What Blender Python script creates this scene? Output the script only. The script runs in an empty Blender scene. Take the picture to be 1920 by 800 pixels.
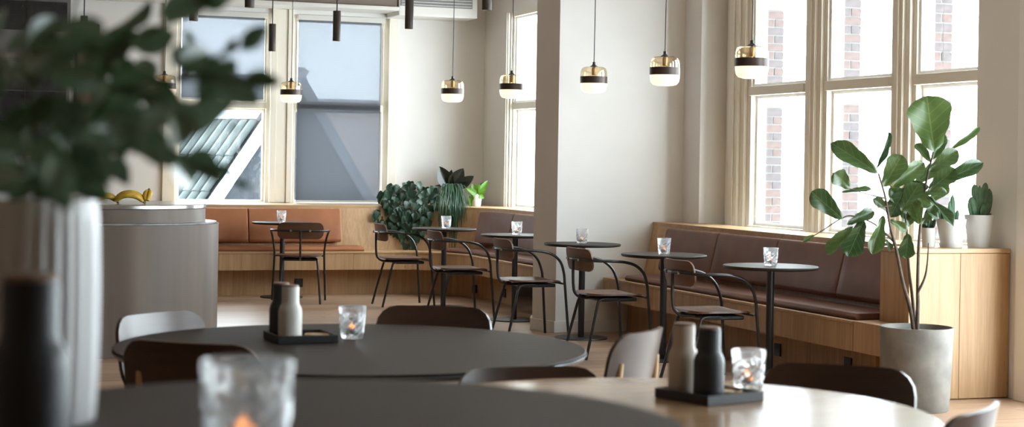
import bpy, math, random
from mathutils import Vector, Matrix
random.seed(11)
rad = math.radians
scene = bpy.context.scene
COL = scene.collection

# ---------------------------------------------------------------- camera
FPX, PX, PY, CAMH = 3200.0, 960.0, 305.0, 1.36     # pixels of a 1920x800 frame, metres
AL, RO = rad(20.0), rad(0.95)
SA, CA = math.sin(AL), math.cos(AL)
cam_d = bpy.data.cameras.new('camera')
cam = bpy.data.objects.new('camera', cam_d)
COL.objects.link(cam)
cam.matrix_world = (Matrix.Translation((0, 0, CAMH)) @ Matrix.Rotation(-AL, 4, 'Z')
                    @ Matrix.Rotation(math.pi / 2, 4, 'X') @ Matrix.Rotation(RO, 4, 'Z'))
cam_d.sensor_width = 36.0
cam_d.lens = 36.0 * FPX / 1920.0
cam_d.shift_y = -(400.0 - PY) / 1920.0
cam_d.clip_start = 0.05
cam_d.dof.use_dof = True
cam_d.dof.focus_distance = 13.0
cam_d.dof.aperture_fstop = 4.2
scene.camera = cam

# ---------------------------------------------------------------- sky, exposure
world = bpy.data.worlds.new('overcast_sky')
scene.world = world
world.use_nodes = True
bg = world.node_tree.nodes['Background']
bg.inputs[0].default_value = (0.84, 0.93, 1.0, 1)
bg.inputs[1].default_value = 1.0
vs = scene.view_settings
vs.view_transform = 'Standard'
vs.look = 'None'
vs.gamma = 1.0
vs.use_curve_mapping = False
vs.exposure = 4.25
try:
    scene.cycles.max_bounces = 10
    scene.cycles.diffuse_bounces = 6
    scene.cycles.transparent_max_bounces = 16
    scene.cycles.sample_clamp_indirect = 8.0
    scene.cycles.caustics_reflective = False
    scene.cycles.caustics_refractive = False
    scene.cycles.use_denoising = True
except Exception:
    pass


def portal(name, loc, rot, sx, sy):
    """a light portal: gives off no light itself, it only tells the renderer where the sky enters"""
    l = bpy.data.lights.new(name, 'AREA')
    l.shape = 'RECTANGLE'; l.size = sx; l.size_y = sy
    l.cycles.is_portal = True
    o = bpy.data.objects.new(name, l)
    o.location = loc; o.rotation_euler = rot
    COL.objects.link(o)


for yc, wl in ((10.7, 3.4), (15.2, 3.6), (6.35, 3.8), (1.7, 3.0)):
    portal('window_portal', (6.62, yc, 1.9), (0, rad(90), 0), 2.0, wl)
for xc in (3.27, 4.53):
    portal('window_portal', (xc, 18.15, 1.9), (rad(-90), 0, 0), 1.0, 2.0)


# ---------------------------------------------------------------- pixel helpers
def ray(px, py):
    du, dv = px - PX, py - PY
    return ((du * math.cos(RO) + dv * math.sin(RO)) / FPX,
            (-du * math.sin(RO) + dv * math.cos(RO)) / FPX)


def cw(X, Z):
    return X * CA + Z * SA, -X * SA + Z * CA


def G(px, py, h):
    """where the line of sight through a pixel meets the level h"""
    t, w = ray(px, py)
    Z = (CAMH - h) / w
    x, y = cw(t * Z, Z)
    return Vector((x, y, h))


def D(px, py, Z):
    t, w = ray(px, py)
    x, y = cw(t * Z, Z)
    return Vector((x, y, CAMH - w * Z))


# ---------------------------------------------------------------- mesh helpers
class MB:
    def __init__(s):
        s.v, s.f = [], []

    def add(s, vs_, fs):
        o = len(s.v)
        s.v += [tuple(p) for p in vs_]
        s.f += [tuple(i + o for i in f) for f in fs]
        return s

    def box(s, x0, x1, y0, y1, z0, z1):
        return s.prism([(x0, y0), (x1, y0), (x1, y1), (x0, y1)], z0, z1)

    def obox(s, c, sx, sy, sz, rz=0.0):
        co, si = math.cos(rz), math.sin(rz)
        p = [(c[0] + x * co - y * si, c[1] + x * si + y * co) for x, y in
             ((-sx / 2, -sy / 2), (sx / 2, -sy / 2), (sx / 2, sy / 2), (-sx / 2, sy / 2))]
        return s.prism(p, c[2], c[2] + sz)

    def prism(s, poly, z0, z1):
        n = len(poly)
        vs_ = [(x, y, z0) for x, y in poly] + [(x, y, z1) for x, y in poly]
        fs = [tuple(range(n - 1, -1, -1)), tuple(range(n, 2 * n))]
        fs += [(i, (i + 1) % n, n + (i + 1) % n, n + i) for i in range(n)]
        return s.add(vs_, fs)

    def lathe(s, prof, n=32, c=(0, 0, 0), mod=None):
        vs_, rings = [], []
        for r, z in prof:
            if r < 1e-6:
                rings.append([len(vs_)]); vs_.append((c[0], c[1], c[2] + z))
            else:
                rings.append(list(range(len(vs_), len(vs_) + n)))
                for k in range(n):
                    a = 2 * math.pi * k / n
                    q = r * (mod(a, z) if mod else 1.0)
                    vs_.append((c[0] + q * math.cos(a), c[1] + q * math.sin(a), c[2] + z))
        fs = []
        for A, B in zip(rings, rings[1:]):
            if len(A) == 1 and len(B) == 1:
                continue
            if len(A) == 1:
                fs += [(A[0], B[(k + 1) % n], B[k]) for k in range(n)]
            elif len(B) == 1:
                fs += [(A[k], A[(k + 1) % n], B[0]) for k in range(n)]
            else:
                fs += [(A[k], A[(k + 1) % n], B[(k + 1) % n], B[k]) for k in range(n)]
        return s.add(vs_, fs)

    def tube(s, pts, r, n=8, closed=False):
        pts = [Vector(p) for p in pts]
        m = len(pts)
        rr = r if isinstance(r, (list, tuple)) else [r] * m
        prev = None
        vs_, fs = [], []
        for i, p in enumerate(pts):
            t = (pts[min(i + 1, m - 1)] - pts[max(i - 1, 0)])
            t = t.normalized() if t.length > 1e-9 else Vector((0, 0, 1))
            if prev is None:
                a = Vector((0, 0, 1)) if abs(t.z) < .9 else Vector((1, 0, 0))
                u = t.cross(a).normalized()
            else:
                u = (prev - t * prev.dot(t)).normalized()
            prev = u
            w = t.cross(u)
            for k in range(n):
                an = 2 * math.pi * k / n
                vs_.append(p + (u * math.cos(an) + w * math.sin(an)) * rr[i])
        for i in range(m - 1):
            for k in range(n):
                fs.append((i * n + k, i * n + (k + 1) % n, (i + 1) * n + (k + 1) % n, (i + 1) * n + k))
        fs.append(tuple(range(n - 1, -1, -1)))
        fs.append(tuple(range((m - 1) * n, m * n)))
        return s.add(vs_, fs)

    def sweep(s, prof, stations):
        """prof: (r, z) closed outline; stations: (cx, cy, dx, dy)"""
        n = len(prof)
        vs_, fs = [], []
        for cx, cy, dx, dy in stations:
            vs_ += [(cx + dx * r, cy + dy * r, z) for r, z in prof]
        for i in range(len(stations) - 1):
            for k in range(n):
                fs.append((i * n + k, (i + 1) * n + k, (i + 1) * n + (k + 1) % n, i * n + (k + 1) % n))
        fs.append(tuple(range(n)))
        m = (len(stations) - 1) * n
        fs.append(tuple(range(m + n - 1, m - 1, -1)))
        return s.add(vs_, fs)

    def shell(s, W, Ht, rc, th, fn, nv=9, nu=12):
        """rounded rectangle W x Ht bent by fn(a, b) -> point, th thick"""
        rows = []
        h2 = Ht / 2
        bs = [-h2 + rc * (1 - math.cos(math.pi / 2 * i / 4)) for i in range(4)]
        mid = [-h2 + rc + (Ht - 2 * rc) * i / nv for i in range(nv + 1)]
        bs = bs + mid + [-b for b in reversed(bs)]
        for b in bs:
            d = abs(b) - (h2 - rc)
            w = W / 2 if d <= 0 else W / 2 - rc + math.sqrt(max(rc * rc - d * d, 0))
            rows.append([(w * (2 * i / nu - 1), b) for i in range(nu + 1)])
        e = 1e-3
        F, Bk = [], []
        for row in rows:
            for a, b in row:
                p = Vector(fn(a, b))
                n = (Vector(fn(a + e, b)) - p).cross(Vector(fn(a, b + e)) - p).normalized()
                F.append(p + n * th / 2); Bk.append(p - n * th / 2)
        m = nu + 1
        R_ = len(rows)
        fs = []
        o = len(F)
        for j in range(R_ - 1):
            for i in range(nu):
                q = (j * m + i, j * m + i + 1, (j + 1) * m + i + 1, (j + 1) * m + i)
                fs.append(q)
                fs.append(tuple(o + k for k in reversed(q)))
        rim = [i for i in range(m)] + [j * m + nu for j in range(1, R_)] + \
              [(R_ - 1) * m + i for i in range(nu - 1, -1, -1)] + [j * m for j in range(R_ - 2, 0, -1)]
        for k in range(len(rim)):
            a, b = rim[k], rim[(k + 1) % len(rim)]
            fs.append((a, o + a, o + b, b))
        return s.add(F + Bk, fs)

    def mesh(s, name, m, smooth=None):
        me = bpy.data.meshes.new(name)
        me.from_pydata(s.v, [], s.f)
        if smooth is not None:
            me.polygons.foreach_set('use_smooth', [True] * len(me.polygons))
            me.set_sharp_from_angle(angle=rad(smooth))
        me.materials.append(m)
        me.update()
        return me

    def build(s, name, m, parent=None, smooth=None, bevel=0.0, origin=None, seg=2):
        if origin is not None:
            s.v = [(x - origin[0], y - origin[1], z - origin[2]) for x, y, z in s.v]
        o = link(name, s.mesh(name, m, smooth), parent)
        if origin is not None:
            o.location = origin
        if bevel:
            b = o.modifiers.new('bevel', 'BEVEL')
            b.width = bevel; b.segments = seg; b.limit_method = 'ANGLE'; b.angle_limit = rad(35)
        return o


def link(name, data, parent=None):
    o = bpy.data.objects.new(name, data)
    COL.objects.link(o)
    if parent is not None:
        o.parent = parent
    return o


def thing(name, label, cat, loc=(0, 0, 0), rz=0.0, group=None):
    o = link(name, None)
    o.empty_display_size = 0.1
    o.location = loc; o.rotation_euler = (0, 0, rz)
    return tag(o, label, cat, group)


def tag(o, label, cat, group=None):
    o['label'] = label; o['category'] = cat
    if group:
        o['group'] = group
    return o


def struct(o, label=None):
    o['kind'] = 'structure'
    if label:
        o['label'] = label
    return o


def dup(root, loc, rz, label, group=None):
    r = root.copy(); COL.objects.link(r)
    r.location = loc; r.rotation_euler = (0, 0, rz)
    r['label'] = label
    if group:
        r['group'] = group
    for ch in root.children:
        c = ch.copy(); COL.objects.link(c); c.parent = r
        for g in ch.children:
            d = g.copy(); COL.objects.link(d); d.parent = c
    return r


def spline(pts, n=6):
    """Catmull-Rom through the points"""
    P = [Vector(p) for p in pts]
    P = [P[0] * 2 - P[1]] + P + [P[-1] * 2 - P[-2]]
    out = []
    for i in range(1, len(P) - 2):
        a, b, c, d = P[i - 1:i + 3]
        for k in range(n):
            t = k / n
            out.append(0.5 * ((2 * b) + (c - a) * t + (2 * a - 5 * b + 4 * c - d) * t * t + (3 * b - a - 3 * c + d) * t ** 3))
    out.append(P[-2])
    return out


# ---------------------------------------------------------------- materials
def mk(name):
    m = bpy.data.materials.new(name)
    m.use_nodes = True
    nt = m.node_tree
    return m, nt, nt.nodes['Principled BSDF'], nt.nodes['Material Output']


def N(nt, kind, **kw):
    n = nt.nodes.new(kind)
    for k, v in kw.items():
        if k in n.inputs:
            n.inputs[k].default_value = v
        else:
            setattr(n, k, v)
    return n


def ramp(nt, src, c0, c1, p0=0.3, p1=0.7):
    r = nt.nodes.new('ShaderNodeValToRGB')
    r.color_ramp.elements[0].color = (*c0, 1); r.color_ramp.elements[0].position = p0
    r.color_ramp.elements[1].color = (*c1, 1); r.color_ramp.elements[1].position = p1
    nt.links.new(src, r.inputs[0])
    return r


def plain(name, c, rough=0.5, metal=0.0, var=0.0, nscale=15.0, bump=0.0, bscale=200.0, spec=0.5, emit=None, es=0.0):
    m, nt, b, out = mk(name)
    b.inputs['Base Color'].default_value = (*c, 1)
    b.inputs['Roughness'].default_value = rough
    b.inputs['Metallic'].default_value = metal
    b.inputs['Specular IOR Level'].default_value = spec
    tc = nt.nodes.new('ShaderNodeTexCoord')
    if var:
        no = N(nt, 'ShaderNodeTexNoise', Scale=nscale, Detail=4.0)
        nt.links.new(tc.outputs['Object'], no.inputs['Vector'])
        r = ramp(nt, no.outputs['Fac'], [x * (1 - var) for x in c], [min(1, x * (1 + var)) for x in c])
        nt.links.new(r.outputs[0], b.inputs['Base Color'])
    if bump:
        no = N(nt, 'ShaderNodeTexNoise', Scale=bscale, Detail=3.0)
        nt.links.new(tc.outputs['Object'], no.inputs['Vector'])
        bp = N(nt, 'ShaderNodeBump', Strength=bump, Distance=0.002)
        nt.links.new(no.outputs['Fac'], bp.inputs['Height'])
        nt.links.new(bp.outputs[0], b.inputs['Normal'])
    if emit:
        b.inputs['Emission Color'].default_value = (*emit, 1)
        b.inputs['Emission Strength'].default_value = es
    return m


def wood(name, c0, c1, axis='z', rough=0.45, fine=60.0, rnd=0.12, spec=0.5):
    m, nt, b, out = mk(name)
    tc = nt.nodes.new('ShaderNodeTexCoord')
    mp = nt.nodes.new('ShaderNodeMapping')
    sc = {'x': (0.045, 1, 1), 'y': (1, 0.045, 1), 'z': (1, 1, 0.045)}[axis]
    mp.inputs['Scale'].default_value = sc
    nt.links.new(tc.outputs['Object'], mp.inputs['Vector'])
    oi = nt.nodes.new('ShaderNodeObjectInfo')
    sh = N(nt, 'ShaderNodeVectorMath', operation='SCALE')
    nt.links.new(oi.outputs['Random'], sh.inputs['Scale'])
    sh.inputs[0].default_value = (17, 23, 31)
    ad = N(nt, 'ShaderNodeVectorMath', operation='ADD')
    nt.links.new(mp.outputs[0], ad.inputs[0]); nt.links.new(sh.outputs[0], ad.inputs[1])
    no = N(nt, 'ShaderNodeTexNoise', Scale=fine, Detail=5.0, Roughness=0.6, Distortion=0.4)
    nt.links.new(ad.outputs[0], no.inputs['Vector'])
    big = N(nt, 'ShaderNodeTexNoise', Scale=fine * 0.16, Detail=2.0, Distortion=1.2)
    nt.links.new(ad.outputs[0], big.inputs['Vector'])
    mx = N(nt, 'ShaderNodeMath', operation='MULTIPLY_ADD')
    nt.links.new(no.outputs['Fac'], mx.inputs[0]); mx.inputs[1].default_value = 0.55
    m2 = N(nt, 'ShaderNodeMath', operation='MULTIPLY'); m2.inputs[1].default_value = 0.45
    nt.links.new(big.outputs['Fac'], m2.inputs[0]); nt.links.new(m2.outputs[0], mx.inputs[2])
    r = ramp(nt, mx.outputs[0], c0, c1, 0.34, 0.66)
    hs = nt.nodes.new('ShaderNodeHueSaturation')
    mr = N(nt, 'ShaderNodeMapRange')
    mr.inputs['To Min'].default_value = 1 - rnd; mr.inputs['To Max'].default_value = 1 + rnd
    nt.links.new(oi.outputs['Random'], mr.inputs['Value'])
    nt.links.new(mr.outputs[0], hs.inputs['Value'])
    nt.links.new(r.outputs[0], hs.inputs['Color'])
    nt.links.new(hs.outputs[0], b.inputs['Base Color'])
    b.inputs['Roughness'].default_value = rough
    b.inputs['Specular IOR Level'].default_value = spec
    bp = N(nt, 'ShaderNodeBump', Strength=0.15, Distance=0.001)
    nt.links.new(no.outputs['Fac'], bp.inputs['Height'])
    nt.links.new(bp.outputs[0], b.inputs['Normal'])
    return m


def clear(name, tint, gloss=0.06, rough=0.02, milky=0.0, milk=(1, 1, 1), bump=0.0):
    """thin clear glass: tinted see-through, a Fresnel reflection, optionally a little milky"""
    m, nt, b, out = mk(name)
    nt.nodes.remove(b)
    tr = nt.nodes.new('ShaderNodeBsdfTransparent'); tr.inputs[0].default_value = (*tint, 1)
    gl = nt.nodes.new('ShaderNodeBsdfGlossy'); gl.inputs['Roughness'].default_value = rough
    fr = nt.nodes.new('ShaderNodeLayerWeight'); fr.inputs['Blend'].default_value = 0.5
    pw = N(nt, 'ShaderNodeMath', operation='POWER'); pw.inputs[1].default_value = 5.0
    nt.links.new(fr.outputs['Facing'], pw.inputs[0])
    sk = N(nt, 'ShaderNodeMath', operation='MULTIPLY_ADD'); sk.inputs[1].default_value = 0.93; sk.inputs[2].default_value = 0.035
    nt.links.new(pw.outputs[0], sk.inputs[0])
    if bump:
        tc = nt.nodes.new('ShaderNodeTexCoord')
        vo = N(nt, 'ShaderNodeTexVoronoi', Scale=bump)
        nt.links.new(tc.outputs['Object'], vo.inputs['Vector'])
        bp = N(nt, 'ShaderNodeBump', Strength=1.0, Distance=0.006)
        nt.links.new(vo.outputs['Distance'], bp.inputs['Height'])
        nt.links.new(bp.outputs[0], gl.inputs['Normal']); nt.links.new(bp.outputs[0], fr.inputs['Normal'])
    mx = nt.nodes.new('ShaderNodeMixShader')
    if gloss > 0:
        ad = N(nt, 'ShaderNodeMath', operation='ADD'); ad.inputs[1].default_value = gloss
        ad.use_clamp = True
        nt.links.new(sk.outputs[0], ad.inputs[0]); nt.links.new(ad.outputs[0], mx.inputs[0])
    else:
        nt.links.new(sk.outputs[0], mx.inputs[0])
    nt.links.new(tr.outputs[0], mx.inputs[1]); nt.links.new(gl.outputs[0], mx.inputs[2])
    last = mx
    if milky:
        tl = nt.nodes.new('ShaderNodeBsdfTranslucent'); tl.inputs[0].default_value = (*milk, 1)
        df = nt.nodes.new('ShaderNodeBsdfDiffuse'); df.inputs[0].default_value = (*milk, 1)
        m1 = nt.nodes.new('ShaderNodeMixShader'); m1.inputs[0].default_value = 0.5
        nt.links.new(tl.outputs[0], m1.inputs[1]); nt.links.new(df.outputs[0], m1.inputs[2])
        m2 = nt.nodes.new('ShaderNodeMixShader'); m2.inputs[0].default_value = milky
        nt.links.new(mx.outputs[0], m2.inputs[1]); nt.links.new(m1.outputs[0], m2.inputs[2])
        last = m2
    nt.links.new(last.outputs[0], out.inputs[0])
    return m


def leafmat(name, c0, c1, vein, rough=0.35, trans=0.25):
    m, nt, b, out = mk(name)
    tc = nt.nodes.new('ShaderNodeTexCoord')
    oi = nt.nodes.new('ShaderNodeObjectInfo')
    no = N(nt, 'ShaderNodeTexNoise', Scale=2.5, Detail=3.0)
    nt.links.new(tc.outputs['Object'], no.inputs['Vector'])
    av = N(nt, 'ShaderNodeMath', operation='MULTIPLY_ADD')
    nt.links.new(oi.outputs['Random'], av.inputs[0]); av.inputs[1].default_value = 0.6
    m5 = N(nt, 'ShaderNodeMath', operation='MULTIPLY'); m5.inputs[1].default_value = 0.4
    nt.links.new(no.outputs['Fac'], m5.inputs[0]); nt.links.new(m5.outputs[0], av.inputs[2])
    r = ramp(nt, av.outputs[0], c0, c1, 0.1, 0.9)
    # midrib and side veins drawn in the leaf's own length/width coordinates
    sp = nt.nodes.new('ShaderNodeSeparateXYZ'); nt.links.new(tc.outputs['Object'], sp.inputs[0])
    ay = N(nt, 'ShaderNodeMath', operation='ABSOLUTE'); nt.links.new(sp.outputs['Y'], ay.inputs[0])
    rib = N(nt, 'ShaderNodeMath', operation='LESS_THAN'); nt.links.new(ay.outputs[0], rib.inputs[0]); rib.inputs[1].default_value = 0.014
    sl = N(nt, 'ShaderNodeMath', operation='MULTIPLY_ADD')
    nt.links.new(ay.outputs[0], sl.inputs[0]); sl.inputs[1].default_value = -0.55; nt.links.new(sp.outputs['X'], sl.inputs[2])
    fq = N(nt, 'ShaderNodeMath', operation='MULTIPLY'); nt.links.new(sl.outputs[0], fq.inputs[0]); fq.inputs[1].default_value = 6.0
    fr = N(nt, 'ShaderNodeMath', operation='FRACT'); nt.links.new(fq.outputs[0], fr.inputs[0])
    vn = N(nt, 'ShaderNodeMath', operation='LESS_THAN'); nt.links.new(fr.outputs[0], vn.inputs[0]); vn.inputs[1].default_value = 0.055
    mxx = N(nt, 'ShaderNodeMath', operation='MAXIMUM'); nt.links.new(rib.outputs[0], mxx.inputs[0]); nt.links.new(vn.outputs[0], mxx.inputs[1])
    mu = N(nt, 'ShaderNodeMath', operation='MULTIPLY'); nt.links.new(mxx.outputs[0], mu.inputs[0]); mu.inputs[1].default_value = 0.6
    mix = nt.nodes.new('ShaderNodeMixRGB'); nt.links.new(mu.outputs[0], mix.inputs[0])
    nt.links.new(r.outputs[0], mix.inputs[1]); mix.inputs[2].default_value = (*vein, 1)
    nt.links.new(mix.outputs[0], b.inputs['Base Color'])
    b.inputs['Roughness'].default_value = rough
    tl = nt.nodes.new('ShaderNodeBsdfTranslucent'); nt.links.new(mix.outputs[0], tl.inputs[0])
    ms = nt.nodes.new('ShaderNodeMixShader'); ms.inputs[0].default_value = trans
    nt.links.new(b.outputs[0], ms.inputs[1]); nt.links.new(tl.outputs[0], ms.inputs[2])
    nt.links.new(ms.outputs[0], out.inputs[0])
    return m


M = {}
M['wall'] = plain('white_plaster', (0.76, 0.74, 0.71), 0.7, var=0.03, nscale=2, bump=0.05, bscale=90)
M['ceiling'] = plain('ceiling_paint', (0.46, 0.40, 0.34), 0.8)
M['unseenwall'] = plain('dark_unseen_wall', (0.17, 0.105, 0.065), 0.6, var=0.1, nscale=3)  # finish of the unseen walls, added dark and warm to deepen the shade
M['cream'] = plain('cream_paint', (0.78, 0.73, 0.63), 0.4, var=0.03, nscale=3)
M['whitepaint'] = plain('white_paint', (0.80, 0.79, 0.77), 0.45)
M['oak_v'] = wood('oak_upright_grain', (0.36, 0.205, 0.095), (0.52, 0.33, 0.17), 'z', 0.5, 70, 0.06)
M['oak_x'] = wood('oak_long_grain', (0.40, 0.24, 0.115), (0.55, 0.36, 0.19), 'x', 0.45, 50, 0.05)
M['plank'] = wood('oak_floor_plank', (0.30, 0.185, 0.115), (0.46, 0.31, 0.21), 'x', 0.36, 40, 0.16)
M['floorbase'] = plain('floor_joint', (0.10, 0.065, 0.045), 0.8)
M['oak_leg'] = wood('oak_leg', (0.46, 0.28, 0.13), (0.60, 0.40, 0.21), 'z', 0.45, 80, 0.05)
M['oak_top'] = wood('oak_table_top', (0.36, 0.22, 0.12), (0.48, 0.32, 0.19), 'x', 0.20, 30, 0.02, 0.8)
M['walnut'] = wood('walnut_ply', (0.085, 0.036, 0.020), (0.15, 0.066, 0.036), 'y', 0.38, 45, 0.10)
M['smoked'] = wood('smoked_oak_ply', (0.038, 0.019, 0.012), (0.065, 0.033, 0.021), 'y', 0.30, 45, 0.10)
M['cognac'] = plain('cognac_leather', (0.33, 0.125, 0.055), 0.48, spec=0.3, var=0.12, nscale=5, bump=0.25, bscale=160)
M['brownleather'] = plain('brown_leather', (0.150, 0.064, 0.040), 0.48, spec=0.3, var=0.14, nscale=6, bump=0.3, bscale=140)
M['piping'] = plain('leather_seam', (0.20, 0.085, 0.05), 0.5)
M['black'] = plain('black_steel', (0.012, 0.012, 0.013), 0.38, 0.0, spec=0.6)
M['blackplastic'] = plain('black_plastic', (0.01, 0.01, 0.011), 0.5)
M['lino'] = plain('dark_linoleum', (0.028, 0.020, 0.015), 0.5, spec=0.22, var=0.06, nscale=30)
M['linoedge'] = plain('dark_table_edge', (0.045, 0.045, 0.05), 0.3)
M['trayblack'] = plain('tray_black', (0.016, 0.017, 0.019), 0.45)
M['millwhite'] = plain('mill_white', (0.62, 0.61, 0.57), 0.5)
M['millbeige'] = plain('mill_sand', (0.50, 0.43, 0.36), 0.5)
M['millblack'] = plain('mill_carbon', (0.022, 0.024, 0.028), 0.45)
M['millcap'] = wood('mill_walnut_cap', (0.20, 0.13, 0.09), (0.30, 0.20, 0.15), 'x', 0.5, 80, 0.1)
M['vase'] = plain('white_ceramic', (0.84, 0.84, 0.85), 0.35)
M['concrete'] = plain('cast_concrete', (0.19, 0.18, 0.162), 0.8, var=0.28, nscale=7, bump=0.4, bscale=40)
M['potwhite'] = plain('pot_white', (0.62, 0.62, 0.61), 0.6, var=0.05, nscale=10)
M['potgloss'] = plain('pot_gloss_white', (0.78, 0.78, 0.76), 0.3)
M['terra'] = plain('pot_brown', (0.16, 0.09, 0.06), 0.7)
M['soil'] = plain('soil', (0.02, 0.014, 0.010), 0.95, bump=0.6, bscale=60)
M['bark'] = plain('bark', (0.085, 0.058, 0.042), 0.85, var=0.3, nscale=40, bump=0.6, bscale=80)
M['twig'] = plain('green_twig', (0.075, 0.085, 0.035), 0.7)
M['cord'] = plain('grey_cord', (0.05, 0.048, 0.05), 0.7)
M['bronze'] = plain('bronze_band', (0.055, 0.036, 0.028), 0.4, 0.3)
M['brass'] = plain('lamp_socket', (0.42, 0.24, 0.10), 0.35, 0.6)
M['tubebrown'] = plain('spot_bronze', (0.060, 0.046, 0.038), 0.45, 0.3)
M['glowlens'] = plain('spot_lens', (0.8, 0.4, 0.15), 0.5, emit=(1.0, 0.50, 0.14), es=0.16)
M['frost'] = plain('lit_opal_glass', (0.45, 0.40, 0.33), 0.35, emit=(1.0, 0.74, 0.46), es=0.085)
M['flame'] = plain('candle_flame', (1, 0.5, 0.2), 0.5, emit=(1.0, 0.36, 0.12), es=0.16)
M['wax'] = plain('candle_wax', (0.75, 0.68, 0.55), 0.5)
M['alu'] = plain('tealight_cup', (0.6, 0.6, 0.6), 0.35, 0.9)
M['amber'] = clear('amber_glass', (0.995, 0.955, 0.86), 0.05, 0.03)
def cutglass():
    m, nt, b, out = mk('cut_glass')
    nt.nodes.remove(b)
    gl = nt.nodes.new('ShaderNodeBsdfGlass'); gl.inputs['IOR'].default_value = 1.48; gl.inputs['Roughness'].default_value = 0.03
    tr = nt.nodes.new('ShaderNodeBsdfTransparent'); tr.inputs[0].default_value = (0.97, 0.98, 0.99, 1)
    tl = nt.nodes.new('ShaderNodeBsdfTranslucent'); tl.inputs[0].default_value = (0.95, 0.97, 1, 1)
    a = nt.nodes.new('ShaderNodeMixShader'); a.inputs[0].default_value = 0.30
    nt.links.new(gl.outputs[0], a.inputs[1]); nt.links.new(tr.outputs[0], a.inputs[2])
    c = nt.nodes.new('ShaderNodeMixShader'); c.inputs[0].default_value = 0.10
    nt.links.new(a.outputs[0], c.inputs[1]); nt.links.new(tl.outputs[0], c.inputs[2])
    nt.links.new(c.outputs[0], out.inputs[0])
    return m


M['tumbler'] = cutglass()
M['pane'] = clear('window_glass', (0.97, 0.985, 0.98), 0.0, 0.0)
M['steel'] = plain('steel_rim', (0.45, 0.44, 0.43), 0.22, 0.9)
M['marble'] = plain('grey_marble', (0.22, 0.22, 0.225), 0.3, var=0.35, nscale=9)
M['darktile'] = plain('black_marble_tile', (0.022, 0.021, 0.022), 0.22, var=0.4, nscale=6)
M['grout'] = plain('pale_grout', (0.16, 0.15, 0.14), 0.8)
M['ac'] = plain('casing_enamel', (0.62, 0.60, 0.56), 0.45)
M['grille'] = plain('grille_grey', (0.20, 0.20, 0.20), 0.5)
M['soffit'] = plain('soffit_brown', (0.16, 0.125, 0.10), 0.7)
M['banana'] = plain('banana_skin', (0.62, 0.40, 0.045), 0.45, var=0.2, nscale=25)
M['bananatip'] = plain('banana_stem', (0.16, 0.11, 0.04), 0.7)
M['mortar'] = plain('mortar', (0.14, 0.135, 0.13), 0.9)
M['brick1'] = plain('brick_red_brown', (0.085, 0.056, 0.050), 0.85, var=0.25, nscale=18)
M['brick2'] = plain('brick_grey_purple', (0.068, 0.055, 0.055), 0.85, var=0.25, nscale=18)
M['stone'] = plain('yellow_stone', (0.15, 0.13, 0.09), 0.8)
M['rooftile'] = plain('glazed_roof_tile', (0.022, 0.029, 0.029), 0.3, spec=0.22, var=0.2, nscale=6)
M['palesheet'] = plain('pale_grey_sheet', (0.13, 0.14, 0.155), 0.35, 0.4, var=0.25, nscale=2.0)
M['slate'] = plain('slate_gable', (0.016, 0.018, 0.021), 0.7, spec=0.06, var=0.2, nscale=9)
M['pinkbrick'] = plain('far_pink_brick', (0.42, 0.33, 0.30), 0.9, var=0.1, nscale=3)
M['farwhite'] = plain('far_white_paint', (0.32, 0.33, 0.34), 0.6)
M['cactus'] = plain('cactus_skin', (0.075, 0.150, 0.080), 0.6, var=0.3, nscale=30, bump=0.5, bscale=120)
M['strand'] = plain('green_strand', (0.035, 0.090, 0.045), 0.45, var=0.3, nscale=9)
M['fig'] = leafmat('fig_leaf', (0.014, 0.040, 0.014), (0.080, 0.130, 0.034), (0.17, 0.22, 0.09), 0.28, 0.22)
M['vine'] = leafmat('vine_leaf', (0.012, 0.040, 0.020), (0.034, 0.080, 0.045), (0.045, 0.095, 0.055), 0.38, 0.12)
M['pothos'] = leafmat('pothos_leaf', (0.06, 0.20, 0.018), (0.15, 0.33, 0.035), (0.32, 0.55, 0.12), 0.3, 0.40)
M['rubber'] = leafmat('rubber_leaf', (0.016, 0.022, 0.018), (0.045, 0.050, 0.035), (0.08, 0.075, 0.05), 0.25, 0.08)
M['euca'] = leafmat('grey_green_leaf_sheen', (0.024, 0.066, 0.018), (0.135, 0.200, 0.130), (0.10, 0.16, 0.08), 0.24, 0.22)  # grey-green leaf; the pale end of the ramp paints in window highlights


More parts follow.
